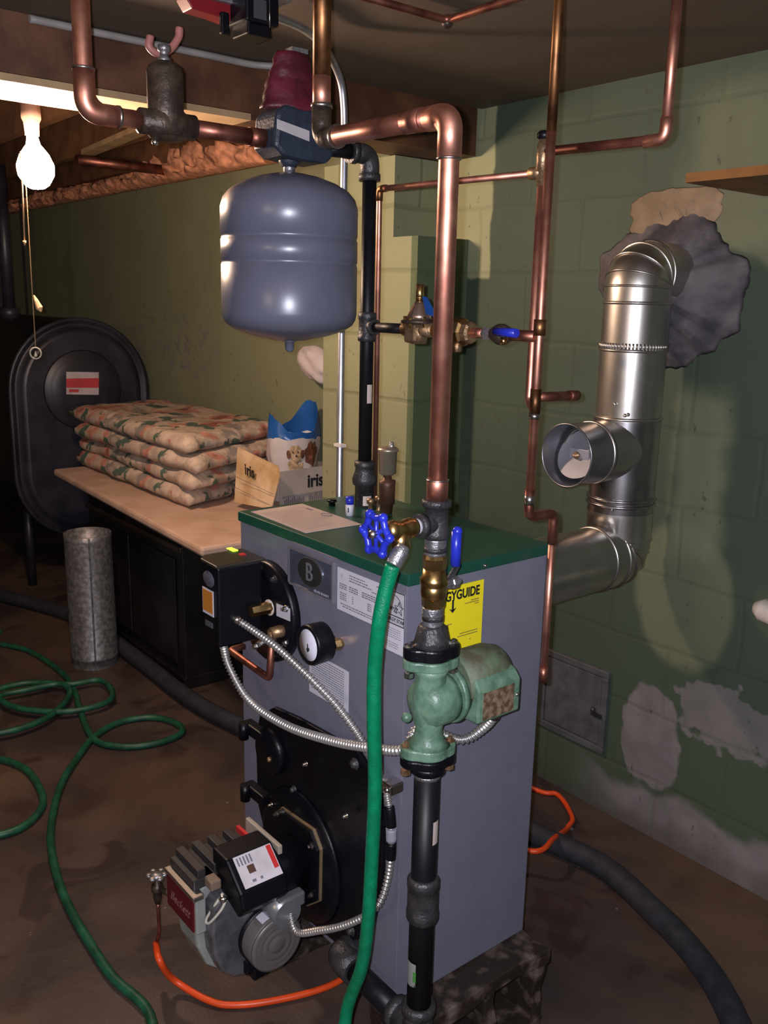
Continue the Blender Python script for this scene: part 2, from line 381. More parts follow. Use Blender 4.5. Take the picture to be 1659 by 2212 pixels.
GREEN = (0.056, 0.077, 0.052); OLIVE = (0.245, 0.255, 0.150)
def back_wall_mat():
    t = NT('block_wall_green_paint', 0.62)
    base = t.mix(t.noise(3, 5), GREEN, tuple(c*1.35 for c in GREEN))
    ol = t.mix(t.noise(4, 4), tuple(c*0.8 for c in OLIVE), tuple(c*1.1 for c in OLIVE))
    lit_strip = t.rect(-2.30, -2.085, 1.58, 2.2, 0.006, 0.010)  # pale strip beside the pier: bulb light painted into the wall colour
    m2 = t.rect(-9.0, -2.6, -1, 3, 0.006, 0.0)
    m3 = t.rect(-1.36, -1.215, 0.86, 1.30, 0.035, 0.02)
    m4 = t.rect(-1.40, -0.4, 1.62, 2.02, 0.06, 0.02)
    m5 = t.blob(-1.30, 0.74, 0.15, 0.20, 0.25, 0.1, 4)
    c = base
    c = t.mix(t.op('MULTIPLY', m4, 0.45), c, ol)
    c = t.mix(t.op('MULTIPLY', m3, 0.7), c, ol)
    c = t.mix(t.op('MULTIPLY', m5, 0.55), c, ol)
    c = t.mix(lit_strip, c, t.mix(0.5, ol, tuple(q*1.7 for q in OLIVE)))
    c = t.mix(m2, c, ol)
    # peeled and chalky paint low on the wall
    chalk = t.mix(t.noise(14, 6), (0.12, 0.115, 0.105), (0.28, 0.25, 0.26))
    zc = t.op('ADD', t.Z, t.op('MULTIPLY', t.op('SUBTRACT', t.noise(5, 7), 0.5), 0.22))
    xr = t.step(t.X, -1.52, 0.15)
    low = t.op('MULTIPLY', t.op('SUBTRACT', 1.0, t.step(zc, 0.15, 0.02)), xr)
    b1 = t.blob(-1.36, 0.30, 0.10, 0.16, 0.45, 0.06, 9)
    b2 = t.op('MULTIPLY', t.blob(-1.13, 0.44, 0.14, 0.09, 0.8, 0.06, 16), 0.8)
    b3 = t.op('MULTIPLY', t.step(t.op('MULTIPLY', t.blob(-4.35, 1.26, 0.75, 0.2, 0.3, 0.3, 5), t.noise(22, 5)), 0.57, 0.02), 0.8)
    pk = t.op('MAXIMUM', t.op('MAXIMUM', low, b1), t.op('MAXIMUM', b2, b3))
    c = t.mix(pk, c, chalk)
    # darker towards the foot of the wall
    ft = t.op('SUBTRACT', 1.0, t.step(zc, 0.05, 0.05))
    c = t.mix(t.op('MULTIPLY', ft, 0.6), c, (0.055, 0.045, 0.04))
    spk = t.step(t.noise(55, 6, stretch=(1, 1, 0.6)), 0.70, 0.02)
    c = t.mix(t.op('MULTIPLY', spk, 0.6), c, (0.055, 0.05, 0.035))
    jl = block_lines(t, t.X); vis = t.op('ADD', 0.25, t.op('MULTIPLY', t.step(t.X, -2.4, 0.2), 0.75))
    jl = t.op('MULTIPLY', jl, vis)
    c = t.mix(t.op('MULTIPLY', jl, 0.14), c, (0.05, 0.06, 0.035))
    h = t.op('ADD', t.op('MULTIPLY', t.op('SUBTRACT', 1.0, jl), 0.6), t.op('MULTIPLY', t.noise(90, 4), 0.12))
    return t.finish(c, h, 0.28, 0.006)
def pier_mat():
    t = NT('pier_block_olive_paint', 0.62)
    ol = t.mix(t.noise(4, 4), tuple(c*0.95 for c in OLIVE), tuple(c*1.25 for c in OLIVE))
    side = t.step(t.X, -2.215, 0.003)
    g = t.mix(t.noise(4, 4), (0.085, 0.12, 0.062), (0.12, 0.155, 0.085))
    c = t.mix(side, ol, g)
    c = t.mix(t.op('MULTIPLY', t.step(t.noise(55, 6, stretch=(1, 1, 0.5)), 0.69, 0.02), 0.5), c, (0.06, 0.055, 0.03))
    jl = block_lines(t, t.op('ADD', t.X, t.Y)); c = t.mix(t.op('MULTIPLY', jl, 0.25), c, (0.07, 0.075, 0.035))
    return t.finish(c, t.op('ADD', t.op('SUBTRACT', 1.0, jl), t.op('MULTIPLY', t.noise(90, 4), 0.15)), 0.45, 0.006)
def floor_mat():
    t = NT('concrete_floor_stained', 0.5)
    c = t.mix(t.step(t.noise(2.2, 7, 0.6), 0.5, 0.16), (0.042, 0.030, 0.029), (0.092, 0.062, 0.049))
    c = t.mix(t.op('MULTIPLY', t.step(t.noise(5, 6, 1.0), 0.58, 0.05), 0.75), c, (0.035, 0.020, 0.020))
    c = t.mix(t.op('MULTIPLY', t.step(t.noise(1.3, 4), 0.56, 0.08), 0.4), c, (0.16, 0.095, 0.05))
    c = t.mix(t.op('MULTIPLY', t.step(t.noise(30, 3), 0.74, 0.01), 0.7), c, (0.24, 0.20, 0.19))
    return t.finish(c, t.op('ADD', t.noise(14, 6), t.op('MULTIPLY', t.noise(120, 3), 0.2)), 0.35, 0.01)
def ceil_mat():
    t = NT('ceiling_board_brown', 0.75)
    c = t.mix(t.noise(2.5, 5, stretch=(1, 4, 1)), (0.095, 0.072, 0.050), (0.150, 0.112, 0.080))
    c = t.mix(t.op('MULTIPLY', t.step(t.noise(40, 4, stretch=(1, 5, 1)), 0.68, 0.02), 0.4), c, (0.06, 0.04, 0.03))
    return t.finish(c, t.noise(50, 4), 0.15, 0.005)

# ------------------------------------------------------------------ the room
CZ = 2.085; WY = 2.1
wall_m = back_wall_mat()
struct(MB().box((-7.0, -4, -0.1), (3.0, WY+0.2, 0.0)).build('floor', floor_mat()))
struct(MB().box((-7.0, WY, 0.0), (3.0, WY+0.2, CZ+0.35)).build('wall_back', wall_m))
struct(MB().box((-7.2, -4, 0.0), (-7.0, WY+0.2, CZ+0.35)).build('wall_left', mat('wall_dark_paint', (0.10, 0.09, 0.07), 0.8)))
struct(MB().box((-7.2, -4.2, 0.0), (3.2, -4.0, CZ+0.35)).build('wall_front', mat('wall_dull_green', (0.12, 0.13, 0.09), 0.8)))
struct(MB().box((3.0, -4, 0.0), (3.2, WY+0.2, CZ+0.35)).build('wall_right', MATS['wall_dull_green']))
struct(MB().box((-2.15, -4, CZ), (3.0, WY, CZ+0.03)).build('ceiling', ceil_mat()))
struct(MB().box((-7.0, -4, CZ+0.30), (3.0, WY, CZ+0.34)).build('ceiling_subfloor', mat('subfloor_dark', (0.05, 0.028, 0.018), 0.8)))

# concrete block pier that carries the beam
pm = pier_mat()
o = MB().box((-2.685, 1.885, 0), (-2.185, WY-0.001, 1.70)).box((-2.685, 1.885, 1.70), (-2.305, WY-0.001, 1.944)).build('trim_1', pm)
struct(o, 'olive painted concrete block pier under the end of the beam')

# beam
b = thing('ceiling_beam', 'dark brown wooden beam crossing under the ceiling to the back wall', 'beam', (-2.25, -4, 1.945))
MB().box((-2.33, -3.98, 1.962), (-2.15, 1.28, CZ+0.03)).box((-2.33, 1.28, 1.946), (-2.15, WY-0.02, CZ+0.03)).build('beam_plank', beamwood, b)
MB().box((-2.36, -3.98, 1.945), (-2.152, 1.28, 1.961)).build('bottom_board', palewood, b)
JL = ['nearest the olive wall', 'second from the olive wall', 'third from the olive wall', 'in front of the glowing bulb']
for i, y in enumerate((2.03, 1.65, 1.25, 0.85, 0.45)):
    o = MB().box((-6.98, y, 2.12), (-2.335, y+0.04, 2.38)).build('ceiling_joist', joistwood, loc=(-4.6, y, 2.12))
    tag(o, 'rough wooden floor joist left of the dark beam, '+(JL[i] if i < 4 else 'foremost one at the left edge'), 'joist', 'floor joists left of the beam')
# strut and pipe under the joists
p0 = at(190, 335, Z=2.10); p1 = at(318, 281, Z=2.10)
o = MB().prism([p0+V((0, -0.03, 0)), p1+V((0, -0.03, 0)), p1+V((0, 0.03, 0)), p0+V((0, 0.03, 0))], (0, 0, 0.02)).build('wood_strip', palewood, loc=p0)
tag(o, 'short orange lit wooden strip nailed under the joists right of the bulb', 'wood strip')
p0 = at(165, 345, Z=2.085); p1 = at(390, 372, Z=2.085)
o = MB().tube([p0, (p0+p1)/2, p1], 0.022).build('joist_pipe', copper_dark, loc=p0)
tag(o, 'reddish brown pipe running under the joists to the top of the olive wall', 'pipe')
# insulation stuffed on top of the wall
x0, x1 = -6.9, -2.72
bmx = MB(); nseg = 420; rs_ = []
for k in range(nseg):
    x = x0+(x1-x0)*k/(nseg-1); big = 1.0 if x > -4.45 else 0.45
    hgt = 0.05+big*(0.06+0.12*max(0, mnoise.noise(V((x*3.1, 3, 0)))+0.2)); dep = 0.05+0.05*big
    ring = []
    for m_ in range(14):
        a_ = PI*m_/13; nn = mnoise.noise(V((x*7, m_*0.45, 2)))*0.6+mnoise.noise(V((x*20, m_*0.9, 7)))*0.35
        ring.append(V((x+0.02*nn, WY-0.002-dep*math.sin(a_)*(1+nn), 2.04+hgt*(0.5-0.5*math.cos(a_))*(1+nn*0.9)-0.02*math.sin(a_))))
    rs_.append(ring)
bmx.rings(rs_, True)
o = bmx.build('wall_insulation', pinkins, loc=((x0+x1)/2, 2.05, 2.05)); tag(o, 'torn orange pink fibre insulation stuffed along the top of the olive wall', 'insulation', kind='stuff')

# ------------------------------------------------------------------ light bulb with pull cords
B = at(73, 350, X=-2.47)
t = thing('light_bulb', 'bare glowing light bulb hanging below the beam at left', 'light bulb', B+V((0, 0, 0.08)))
MB().lathe(B+V((0, 0, 0.062)), (0.05, 0.03, -1), [(0, 0.013), (0.02, 0.017), (0.045, 0.036), (0.07, 0.046), (0.095, 0.044), (0.118, 0.030), (0.126, 0.018), (0.129, 0.0)], 56).build('glass_bulb', bulbglass, t)
MB().lathe(B+V((0, 0, 0.063)), (0, 0, 1), [(0, 0.017), (0.03, 0.019), (0.04, 0.024), (0.075, 0.024), (0.085, 0.012)], 20).build('lamp_socket', mat('porcelain_brown', (0.25, 0.16, 0.12), 0.4), t)
MB().cyl(B+V((0, 0, 0.145)), (B.x, B.y, CZ+0.06), 0.004, n=8).build('lamp_cord', cordm, t)
c1 = at(48, 400, X=-2.45); c2 = at(53, 520, X=-2.45)
MB().tube([c1+V((0, 0, 0.08)), c1, c2], 0.002, 6).cyl(c2, c2-V((0, 0, 0.012)), 0.005, 0.002, 8).build('pull_chain', cordm, t)
d1 = at(56, 400, X=-2.45); d2 = at(66, 570, X=-2.45); d3 = at(77, 752, X=-2.45)
MB().tube([d1+V((0, 0, 0.08)), d1, d2, d3], 0.0012, 6).build('pull_string', cordm, t)
MB().lathe(at(74, 655, X=-2.45)+V((0, 0, 0.02)), (0.3, 0.3, -1), [(0, 0.002), (0.015, 0.006), (0.035, 0.009), (0.045, 0.002)], 8).build('tassel', mat('tassel_orange', (0.65, 0.38, 0.2), 0.6), t)
rc = at(77, 763, X=-2.45)
MB().tube([rc+(V(R)*math.cos(a)+V((0, 0, 1))*math.sin(a))*0.0145 for a in [2*PI*k/24 for k in range(25)]], 0.002, 6, caps=False).lathe(rc+V((0, 0, 0.006)), (0, 0, -1), [(0, 0.001), (0.008, 0.003), (0.014, 0.004), (0.016, 0)], 8).build('pull_ring', mat('ring_pale', (0.4, 0.38, 0.3), 0.4), t)

# ------------------------------------------------------------------ boiler
BX0, BX1, BY0, BY1, BZ0, BZ1 = -1.664, -1.102, 0.952, 1.304, 0.20, 1.055
boil = thing('oil_boiler', 'large grey metal boiler with a dark green lid on concrete blocks', 'boiler', ((BX0+BX1)/2, (BY0+BY1)/2, BZ0))
jk = MB().box((BX0, BY0, BZ0), (BX1, BY1, 1.04), bev=0.004).build('jacket', greyjacket, boil)
MB().box((BX0-0.003, BY0-0.004, 1.0335), (BX1+0.004, BY1+0.004, BZ1), bev=0.0025).build('lid', greenlid, boil)
def plaque(x0, x1, z0, z1, m=whitelabel, y=BY0, name='label', bev=0.0, th=0.0012, parent=None):
    return MB().box((x0, y-th, z0), (x1, y-0.0001, z1)).build(name, m, parent or boil)
def bars(x0, x1, zs, h=0.0022, y=BY0-0.0013, m=ink, parent=None, name='print'):
    mb = MB()
    for (a, c, z) in zs:
        xx = x0+(x1-x0)*a; xe = x0+(x1-x0)*c
        while xx < xe:
            ww = min(random.uniform(0.003, 0.009), xe-xx); mb.quad([(xx, y, z-h/2), (xx+ww, y, z-h/2), (xx+ww, y, z+h/2), (xx, y, z+h/2)]); xx += ww+0.0014
    return mb.build(name, m, parent)
# badge with B
bd = MB().box((-1.463, BY0-0.004, 0.949), (-1.317, BY0, 1.023), bev=0.0015).build('badge', mat('badge_blue_grey', (0.10, 0.11, 0.155), 0.3, 0.5), boil)
fr = MB()
for a, c in (((-1.467, 1.019), (-1.313, 1.025)), ((-1.467, 0.945), (-1.313, 0.949)), ((-1.467, 0.949), (-1.463, 1.019)), ((-1.317, 0.949), (-1.313, 1.019))):
    fr.box((a[0], BY0-0.006, a[1]), (c[0], BY0, c[1]))
fr.build('badge_frame', mat('badge_frame', (0.30, 0.28, 0.33), 0.3, 0.6), bd)
cx, cz = -1.389, 0.987
ell = lambda rx, rz, y: [(cx+rx*math.cos(a), y, cz+rz*math.sin(a)) for a in [2*PI*k/40 for k in range(40)]]
MB().prism(ell(0.043, 0.0305, BY0-0.0045), (0, -0.0012, 0)).build('badge_rim', mat('badge_rim', (0.45, 0.45, 0.5), 0.25, 0.9), bd)
MB().prism(ell(0.040, 0.0277, BY0-0.006), (0, -0.001, 0)).build('badge_oval', inkblack, bd)
text('B', 0.052, mat('badge_letter', (0.30, 0.30, 0.33), 0.25, 0.6), bd, (cx, BY0-0.0075, cz-0.001), FRONT, squash=0.85, depth=0.002)
text('BURNHAM', 0.0075, mat('badge_small', (0.35, 0.35, 0.4), 0.4), bd, (-1.352, BY0-0.0044, 0.9535), FRONT, squash=1.35)
# rating label
lb = plaque(-1.304, -1.137, 0.937, 1.019, name='rating_label')
bars(-1.304, -1.137, [(0.22, 0.50, 1.011), (0.22, 0.55, 1.006), (0.22, 0.62, 1.001), (0.70, 0.95, 1.011), (0.62, 0.74, 0.997)], parent=lb)
cols = []
for (a, c) in ((0.04, 0.18), (0.22, 0.38), (0.45, 0.72), (0.76, 0.95)):
    for z in (0.989, 0.985, 0.981): cols.append((a, c, z))
for (a, c) in ((0.05, 0.17), (0.28, 0.30), (0.55, 0.62), (0.78, 0.93)):
    for z in (0.972, 0.968, 0.964, 0.960): cols.append((a, c, z))
cols += [(0.06, 0.97, 0.951), (0.1, 0.9, 0.9465)]
bars(-1.304, -1.137, cols, parent=lb)
text('/', 0.012, ink, lb, (-1.29, BY0-0.0014, 1.004), FRONT)
# star label
sl = plaque(-1.1625, -1.1075, 0.957, 1.017, mat('label_star', (0.5, 0.49, 0.54), 0.5), y=BY0-0.0012, name='star_label')
fl_ = MB()
for a, c in (((-1.1625, 1.0155), (-1.1075, 1.017)), ((-1.1625, 0.9565), (-1.1075, 0.958)), ((-1.1625, 0.9715), (-1.1075, 0.973)), ((-1.1625, 0.957), (-1.1613, 1.017)), ((-1.1087, 0.957), (-1.1075, 1.017))):
    fl_.box((a[0], BY0-0.003, a[1]), (c[0], BY0-0.0024, c[1]))
fl_.build('frame_line', inkblack, sl)
text('ENERGY STAR', 0.0095, inkblack, sl, (-1.135, BY0-0.0028, 0.9648), FRONT, squash=0.92)
arc = [V((-1.137+0.023*math.cos(a), BY0-0.0028, 0.985+0.025*math.sin(a))) for a in [PI*(0.05+0.9*k/20) for k in range(21)]]
MB().tube(arc, 0.0006, 5).build('star_arc', inkblack, sl)
sp_ = []
for k in range(11):
    rr = 0.0125 if k % 2 == 0 else 0.005; a = PI/2+2*PI*k/10
    sp_.append(V((-1.122+rr*math.cos(a), BY0-0.0028, 0.988+rr*math.sin(a))))
MB().tube(sp_, 0.0007, 5).build('star_outline', inkblack, sl)
text('energy', 0.014, inkblack, sl, (-1.141, BY0-0.0028, 0.986), FRONT, shear=0.4, squash=0.8)
ll = plaque(-1.1625, -1.1095, 0.905, 0.956, y=BY0-0.0012, name='small_print_label')
bars(-1.160, -1.112, [(0.1, 0.9, z) for z in (0.948, 0.944, 0.940, 0.936, 0.932)]+[(0.05, 0.8, z) for z in (0.922, 0.918, 0.914)], h=0.0012, y=BY0-0.0026, parent=ll)
pl = plaque(-1.396, -1.266, 0.737, 0.822, name='instruction_label')
bars(-1.396, -1.266, [(0.06, 0.9, 0.822-0.006-0.0048*k) for k in range(15)], h=0.0019, parent=pl)
# yellow guide on the side
yl = MB().box((BX1, 0.985, 0.845), (BX1+0.0012, 1.131, 1.0145)).build('energy_guide', yellowlabel, boil)
text('ENERGYGUIDE', 0.0245, inkblack, yl, (BX1+0.0014, 1.0555, 0.9965), SIDE, squash=0.80, depth=0.0008, bold=0.03)
ar = MB().box((BX1+0.0012, 1.0535, 0.970), (BX1+0.002, 1.0575, 0.990))
ar.prism([(BX1+0.0012, 1.047, 0.974), (BX1+0.0012, 1.0555, 0.9655), (BX1+0.0012, 1.064, 0.974), (BX1+0.0012, 1.0555, 0.971)], (0.0008, 0, 0)).build('arrow', inkblack, yl)
mb = MB()
for (ya, yb, z) in ((1.10, 1.12, 0.981), (1.085, 1.12, 0.977), (1.11, 1.12, 0.973), (1.03, 1.055, 0.945), (1.075, 1.12, 0.922), (1.07, 1.12, 0.917), (1.10, 1.104, 0.907)):
    mb.quad([(BX1+0.0014, ya, z-0.001), (BX1+0.0014, yb, z-0.001), (BX1+0.0014, yb, z+0.001), (BX1+0.0014, ya, z+0.001)])
mb.build('print', mat('ink_olive', (0.30, 0.24, 0.04), 0.6), yl)
text('Heating', 0.011, inkblack, yl, (BX1+0.0014, 1.033, 0.943), SIDE, squash=0.8)
# side seam and screws
MB().box((BX1-0.002, BY0+0.0, BZ0+0.01), (BX1+0.0008, BY0+0.004, 1.033)).build('corner_seam', greyjacket, boil)
MB().sphere(at(1048, 1222, X=BX1+0.004), 0.0035, 10).sphere(at(1045, 1221, X=BX1+0.006), 0.002, 8).build('screw', bolt_m, boil)

# burner door plate
DY = 0.94
door_poly = [(552, 1600), (560, 1545), (590, 1528), (640, 1550), (770, 1622), (815, 1690), (826, 1780), (824, 1900), (806, 1990), (770, 2032), (725, 2038), (665, 1988), (590, 1880), (556, 1735)]
dp = [at(x, y, Y=DY) for x, y in door_poly]
dr = MB().prism(dp, (0, 0.011, 0)).build('burner_door', blackcast, boil, bevel=0.003)
FC = V((-1.41, DY, 0.365))
MB().lathe(FC, (0, -1, 0), [(0, 0.145), (0.006, 0.142), (0.012, 0.128), (0.013, 0.0)], 48).build('raised_ring', blackcast, dr)
hub = at(590, 1620, Y=DY)
MB().lathe(hub, (0, -1, 0), [(0, 0.052), (0.012, 0.05), (0.018, 0.044), (0.019, 0.0)], 32).build('sight_port_cover', blackcast, dr)
for (x, y, rr) in ((585, 1603, 0.006), (765, 1650, 0.008), (747, 1762, 0.004), (585, 1738, 0.004), (634, 1705, 0.006), (757, 2011, 0.008), (803, 1622, 0.003), (660, 1650, 0.004)):
    c = at(x, y, Y=DY-0.004 if rr > 0.005 else DY-0.016)
    MB().lathe(c+V((0, 0.003, 0)), (0, -1, 0), [(0, rr*1.5), (0.003, rr*1.5), (0.0031, rr), (0.010, rr*0.9), (0.011, 0)], 12).build('door_bolt', blackiron if rr > 0.005 else bolt_m, dr)
MB().lathe(at(584, 1640, Y=DY-0.019), (0, -1, 0), [(0, 0.006), (0.006, 0.005), (0.008, 0)], 12).build('brass_stud', bronze, dr)
for (x, y) in ((545, 1578), (548, 1712)):
    c = at(x, y, Y=0.925)
    MB().box((c.x-0.035, c.y-0.006, c.z-0.014), (c.x+0.045, c.y+0.018, c.z+0.012), bev=0.004).cyl(c+V((-0.02, -0.01, -0.024)), c+V((-0.02, -0.01, 0.014)), 0.011, n=16).build('door_hinge', blackcast, dr)
# square burner flange
sq = [at(x, y, Y=0.922) for x, y in ((590, 1762), (607, 1744), (676, 1792), (692, 1836), (690, 1948), (664, 1958), (600, 1905))]
MB().prism(sq, (0, 0.006, 0)).build('gasket_edge', gasket, dr)
sqc = sum(sq, V())/len(sq)
MB().prism([sqc+(p-sqc)*0.965+V((0, -0.007, 0)) for p in sq], (0, 0.007, 0)).build('mounting_flange', blackcast, dr)
for (x, y) in ((601, 1757), (612, 1752), (676, 1826), (674, 1932)):
    MB().lathe(at(x, y, Y=0.913), (0, -1, 0), [(0, 0.007), (0.004, 0.007), (0.0041, 0.0045), (0.011, 0.004), (0.012, 0)], 8).build('flange_bolt', bolt_m, dr)

# ---- round black control plate, control box
rp_ = V((-1.535, BY0, 0.868))
cpn = MB().lathe(rp_, (0, -1, 0), [(0, 0.107), (0.015, 0.107), (0.019, 0.103), (0.020, 0.0)], 56).build('round_cover_plate', blackcast, boil)
for a in (20, 62, 100, 332, 290, 250, 200, 150):
    c = rp_+V((0.092*math.cos(math.radians(a)), -0.018, 0.092*math.sin(math.radians(a))))
    MB().lathe(c, (0, -1, 0), [(0, 0.008), (0.004, 0.008), (0.0041, 0.0055), (0.011, 0.005), (0.012, 0)], 6).build('cover_bolt', blackiron if a in (62, 150, 200) else bolt_m, cpn)
o = MB().prism([at(598, 1303, Y=0.931), at(627, 1315, Y=0.931), at(627, 1342, Y=0.931), at(598, 1330, Y=0.931)], (0, -0.001, 0)).build('small_white_tag', whitelabel, cpn)
MB().prism([at(606, 1312, Y=0.929), at(617, 1316, Y=0.929), at(617, 1323, Y=0.929), at(606, 1319, Y=0.929)], (0, -0.0005, 0)).build('tag_print', ink, o)
MB().lathe(at(583, 1312, Y=0.931), (0, -1, 0), [(0, 0.017), (0.003, 0.017), (0.0031, 0.0)], 24).build('white_washer', whiteplastic, cpn)
MB().lathe(at(583, 1312, Y=0.928), (0, -1, 0), [(0, 0.0125), (0.03, 0.0125), (0.045, 0.012)], 6, sides=6).build('brass_well', brass, cpn)

ctl = thing('boiler_control', 'black control box with green display mounted on the boiler front', 'controller', (-1.555, 0.86, 0.82))
MB().prism([(-1.595, 0.822, 0.818), (-1.52, 0.818, 0.818), (-1.52, 0.918, 0.818), (-1.60, 0.918, 0.818)], (0, 0, 0.166)).build('case', blackplastic, ctl, bevel=0.004)
top = MB().prism([(-1.606, 0.834, 0.984), (-1.588, 0.816, 0.984), (-1.517, 0.813, 0.984), (-1.515, 0.924, 0.984), (-1.606, 0.924, 0.984)], (0, 0, 0.006)).build('case_top', mat('control_top_brown', (0.035, 0.028, 0.022), 0.25), ctl, bevel=0.002)
dg = MB()
for k in range(3):
    c = at(496+5.5*k, 1184.5+2.3*k, Z=0.9905); dg.box((c.x-0.0035, c.y-0.0055, 0.990), (c.x+0.0025, c.y+0.0065, 0.9912))
dg.build('green_digits', glowgreen, top)
c = at(523, 1197, Z=0.991); MB().box((c.x-0.006, c.y-0.006, 0.990), (c.x+0.006, c.y+0.006, 0.9918)).build('red_button', redsticker, top)
MB().sphere((-1.560, 0.823, 0.952), 0.022, 16, (1.25, 0.4, 0.8)).build('grey_dial', mat('dial_grey', (0.08, 0.08, 0.10), 0.4), ctl)
st = MB().box((-1.583, 0.8165, 0.878), (-1.538, 0.8178, 0.932)).build('sticker_border', whitelabel, ctl)
MB().box((-1.580, 0.8155, 0.884), (-1.541, 0.8166, 0.929)).build('orange_sticker', orangesticker, st)
MB().box((-1.575, 0.817, 0.852), (-1.545, 0.8185, 0.863)).build('pale_marking', mat('mark_grey', (0.07, 0.07, 0.08), 0.5), ctl)

# ---- pressure gauge
gc = V((-1.318, 0.893, 0.872))
g = thing('pressure_gauge', 'round white-faced gauge with a black rim on the boiler front', 'gauge', gc)
MB().lathe(gc, (0, 1, 0), [(0.003, 0.030), (0.0, 0.032), (0.0, 0.0375), (0.004, 0.039), (0.038, 0.038), (0.041, 0.034), (0.0415, 0)], 40).build('case', blackplastic, g)
MB().lathe(gc+V((0, 0.004, 0)), (0, -1, 0), [(0, 0.031), (0.0015, 0.031), (0.0016, 0)], 32).build('dial_face', mat('dial_white', (0.78, 0.76, 0.88), 0.4), g)
MB().box((gc.x-0.002, gc.y+0.0005, gc.z-0.014), (gc.x-0.0005, gc.y+0.002, gc.z+0.002)).lathe(gc+V((0.001, 0.002, -0.008)), (0, -1, 0), [(0, 0.0035), (0.002, 0.004), (0.0021, 0)], 12).build('needle', inkblack, g)
MB().cyl(gc+V((0.0, 0.041, 0)), gc+V((0.0, 0.060, 0)), 0.009).build('stem', brass, g)
MB().lathe(gc+V((0.028, 0.040, 0.0)), (0, 1, 0), [(0, 0.011), (0.012, 0.012), (0.019, 0.010)], sides=6).build('stem_nut', brass, g)

# ---- copper relief loop below the control
lp = [at(588, 1372, Y=0.915), at(582, 1466, Y=0.915), at(496, 1404, Y=0.915), at(496, 1404, Y=0.915)+V((0, 0.04, 0.0))]
t = thing('copper_loop', 'small copper tube loop below the boiler control box', 'pipe', lp[1])
MB().tube(fillet(lp, 0.012, 5), 0.0075, 14).build('tube', copper_dark, t)
MB().cyl(lp[0]+V((0, 0, -0.012)), lp[0]+V((0, 0, 0.01)), 0.010).lathe(lp[0]+V((0.004, -0.006, 0.006)), (0.2, 1, 0.1), [(0, 0.012), (0.02, 0.013), (0.036, 0.011)], 16).build('end_fitting', bronze, t)

# ------------------------------------------------------------------ burner
bn = thing('oil_burner', 'oil burner with a red panel and round grey motor in front of the boiler', 'burner', (-1.43, 0.80, 0.17))
MB().cyl((-1.40, 0.925, 0.365), (-1.40, 0.80, 0.365), 0.060, n=32).build('air_tube', blackcast, bn)
# housing: scroll shaped, extruded along X
def yz_prism(mb, pts, x0, x1): return mb.prism([(x0, y, z) for y, z in pts], (x1-x0, 0, 0))
scroll = [(0.705, 0.355), (0.70, 0.29), (0.705, 0.24), (0.725, 0.190), (0.760, 0.160), (0.805, 0.148), (0.85, 0.165), (0.875, 0.21), (0.885, 0.27), (0.88, 0.335), (0.86, 0.375), (0.72, 0.375)]
yz_prism(MB(), scroll, -1.505, -1.425).build('blower_housing', lightgrey, bn, bevel=0.006)
sc2 = [(0.715+0.155*(y-0.70)/0.185, 0.178+(z-0.172)*0.9) for y, z in scroll]
yz_prism(MB(), sc2, -1.425, -1.385).build('cast_side', alucast, bn, bevel=0.008)
MB().box((-1.528, 0.694, 0.286), (-1.405, 0.716, 0.368), bev=0.003).build('front_cover', lightgrey, bn)
rpn = MB().box((-1.524, 0.690, 0.291), (-1.412, 0.6945, 0.358)).build('red_panel', redpanel, bn)
text('Beckett', 0.028, mat('panel_script', (0.30, 0.15, 0.15), 0.4, 0.3), rpn, (-1.467, 0.6893, 0.323), FRONT, shear=0.35, squash=0.95)
MB().box((-1.530, 0.688, 0.362), (-1.403, 0.712, 0.372), bev=0.002).build('top_trim', stainless, bn)
rb = MB().box((-1.528, 0.70, 0.370), (-1.425, 0.845, 0.392), bev=0.003)
for k in range(4):
    y = 0.712+0.036*k; rb.box((-1.527, y, 0.390), (-1.43, y+0.018, 0.408), bev=0.002)
rb.build('ribbed_cover', mat('dark_rib', (0.030, 0.026, 0.028), 0.45), bn)
MB().box((-1.520, 0.849, 0.398), (-1.445, 0.856, 0.4098)).build('red_tag', redsticker, bn)
MB().box((-1.50, 0.860, 0.365), (-1.37, 0.870, 0.435), bev=0.002).build('pale_hinge_plate', mat('plate_pale', (0.32, 0.28, 0.23), 0.5), bn)
# primary control with its labelled slope
pc = [(-1.445, 0.372), (-1.345, 0.335), (-1.325, 0.36), (-1.335, 0.392), (-1.39, 0.438), (-1.445, 0.438)]
pcb = MB().prism([(x, 0.752, z) for x, z in pc], (0, 0.105, 0)).build('primary_control', blackplastic, bn, bevel=0.005)
a = V((-1.337, 0, 0.3955)); c_ = V((-1.388, 0, 0.4385)); nrm = V((0.043, 0, 0.051)).normalized()*0.0012
def lab(u0, u1, y0, y1, m, nm, up=1.0, par=None):
    P = lambda u, y: V((a.x+(c_.x-a.x)*u, y, a.z+(c_.z-a.z)*u))+nrm*up
    return MB().prism([P(u0, y0), P(u0, y1), P(u1, y1), P(u1, y0)], nrm*0.6).build(nm, m, par or pcb)
l1 = lab(0.02, 0.98, 0.765, 0.850, mat('label_gloss_white', (0.62, 0.58, 0.62), 0.18), 'white_label')
lab(0.25, 0.95, 0.838, 0.848, redsticker, 'red_strip', 1.8, l1)
lab(0.38, 0.62, 0.785, 0.800, mat('window_brown', (0.10, 0.05, 0.035), 0.4), 'brown_window', 1.8, l1)
for k in range(5): lab(0.68, 0.92, 0.770+0.007*k, 0.773+0.007*k, ink, 'label_print', 1.8, l1)
lab(0.12, 0.20, 0.785, 0.793, ink, 'label_print', 1.8, l1); lab(0.12, 0.2, 0.803, 0.808, ink, 'label_print', 1.8, l1)
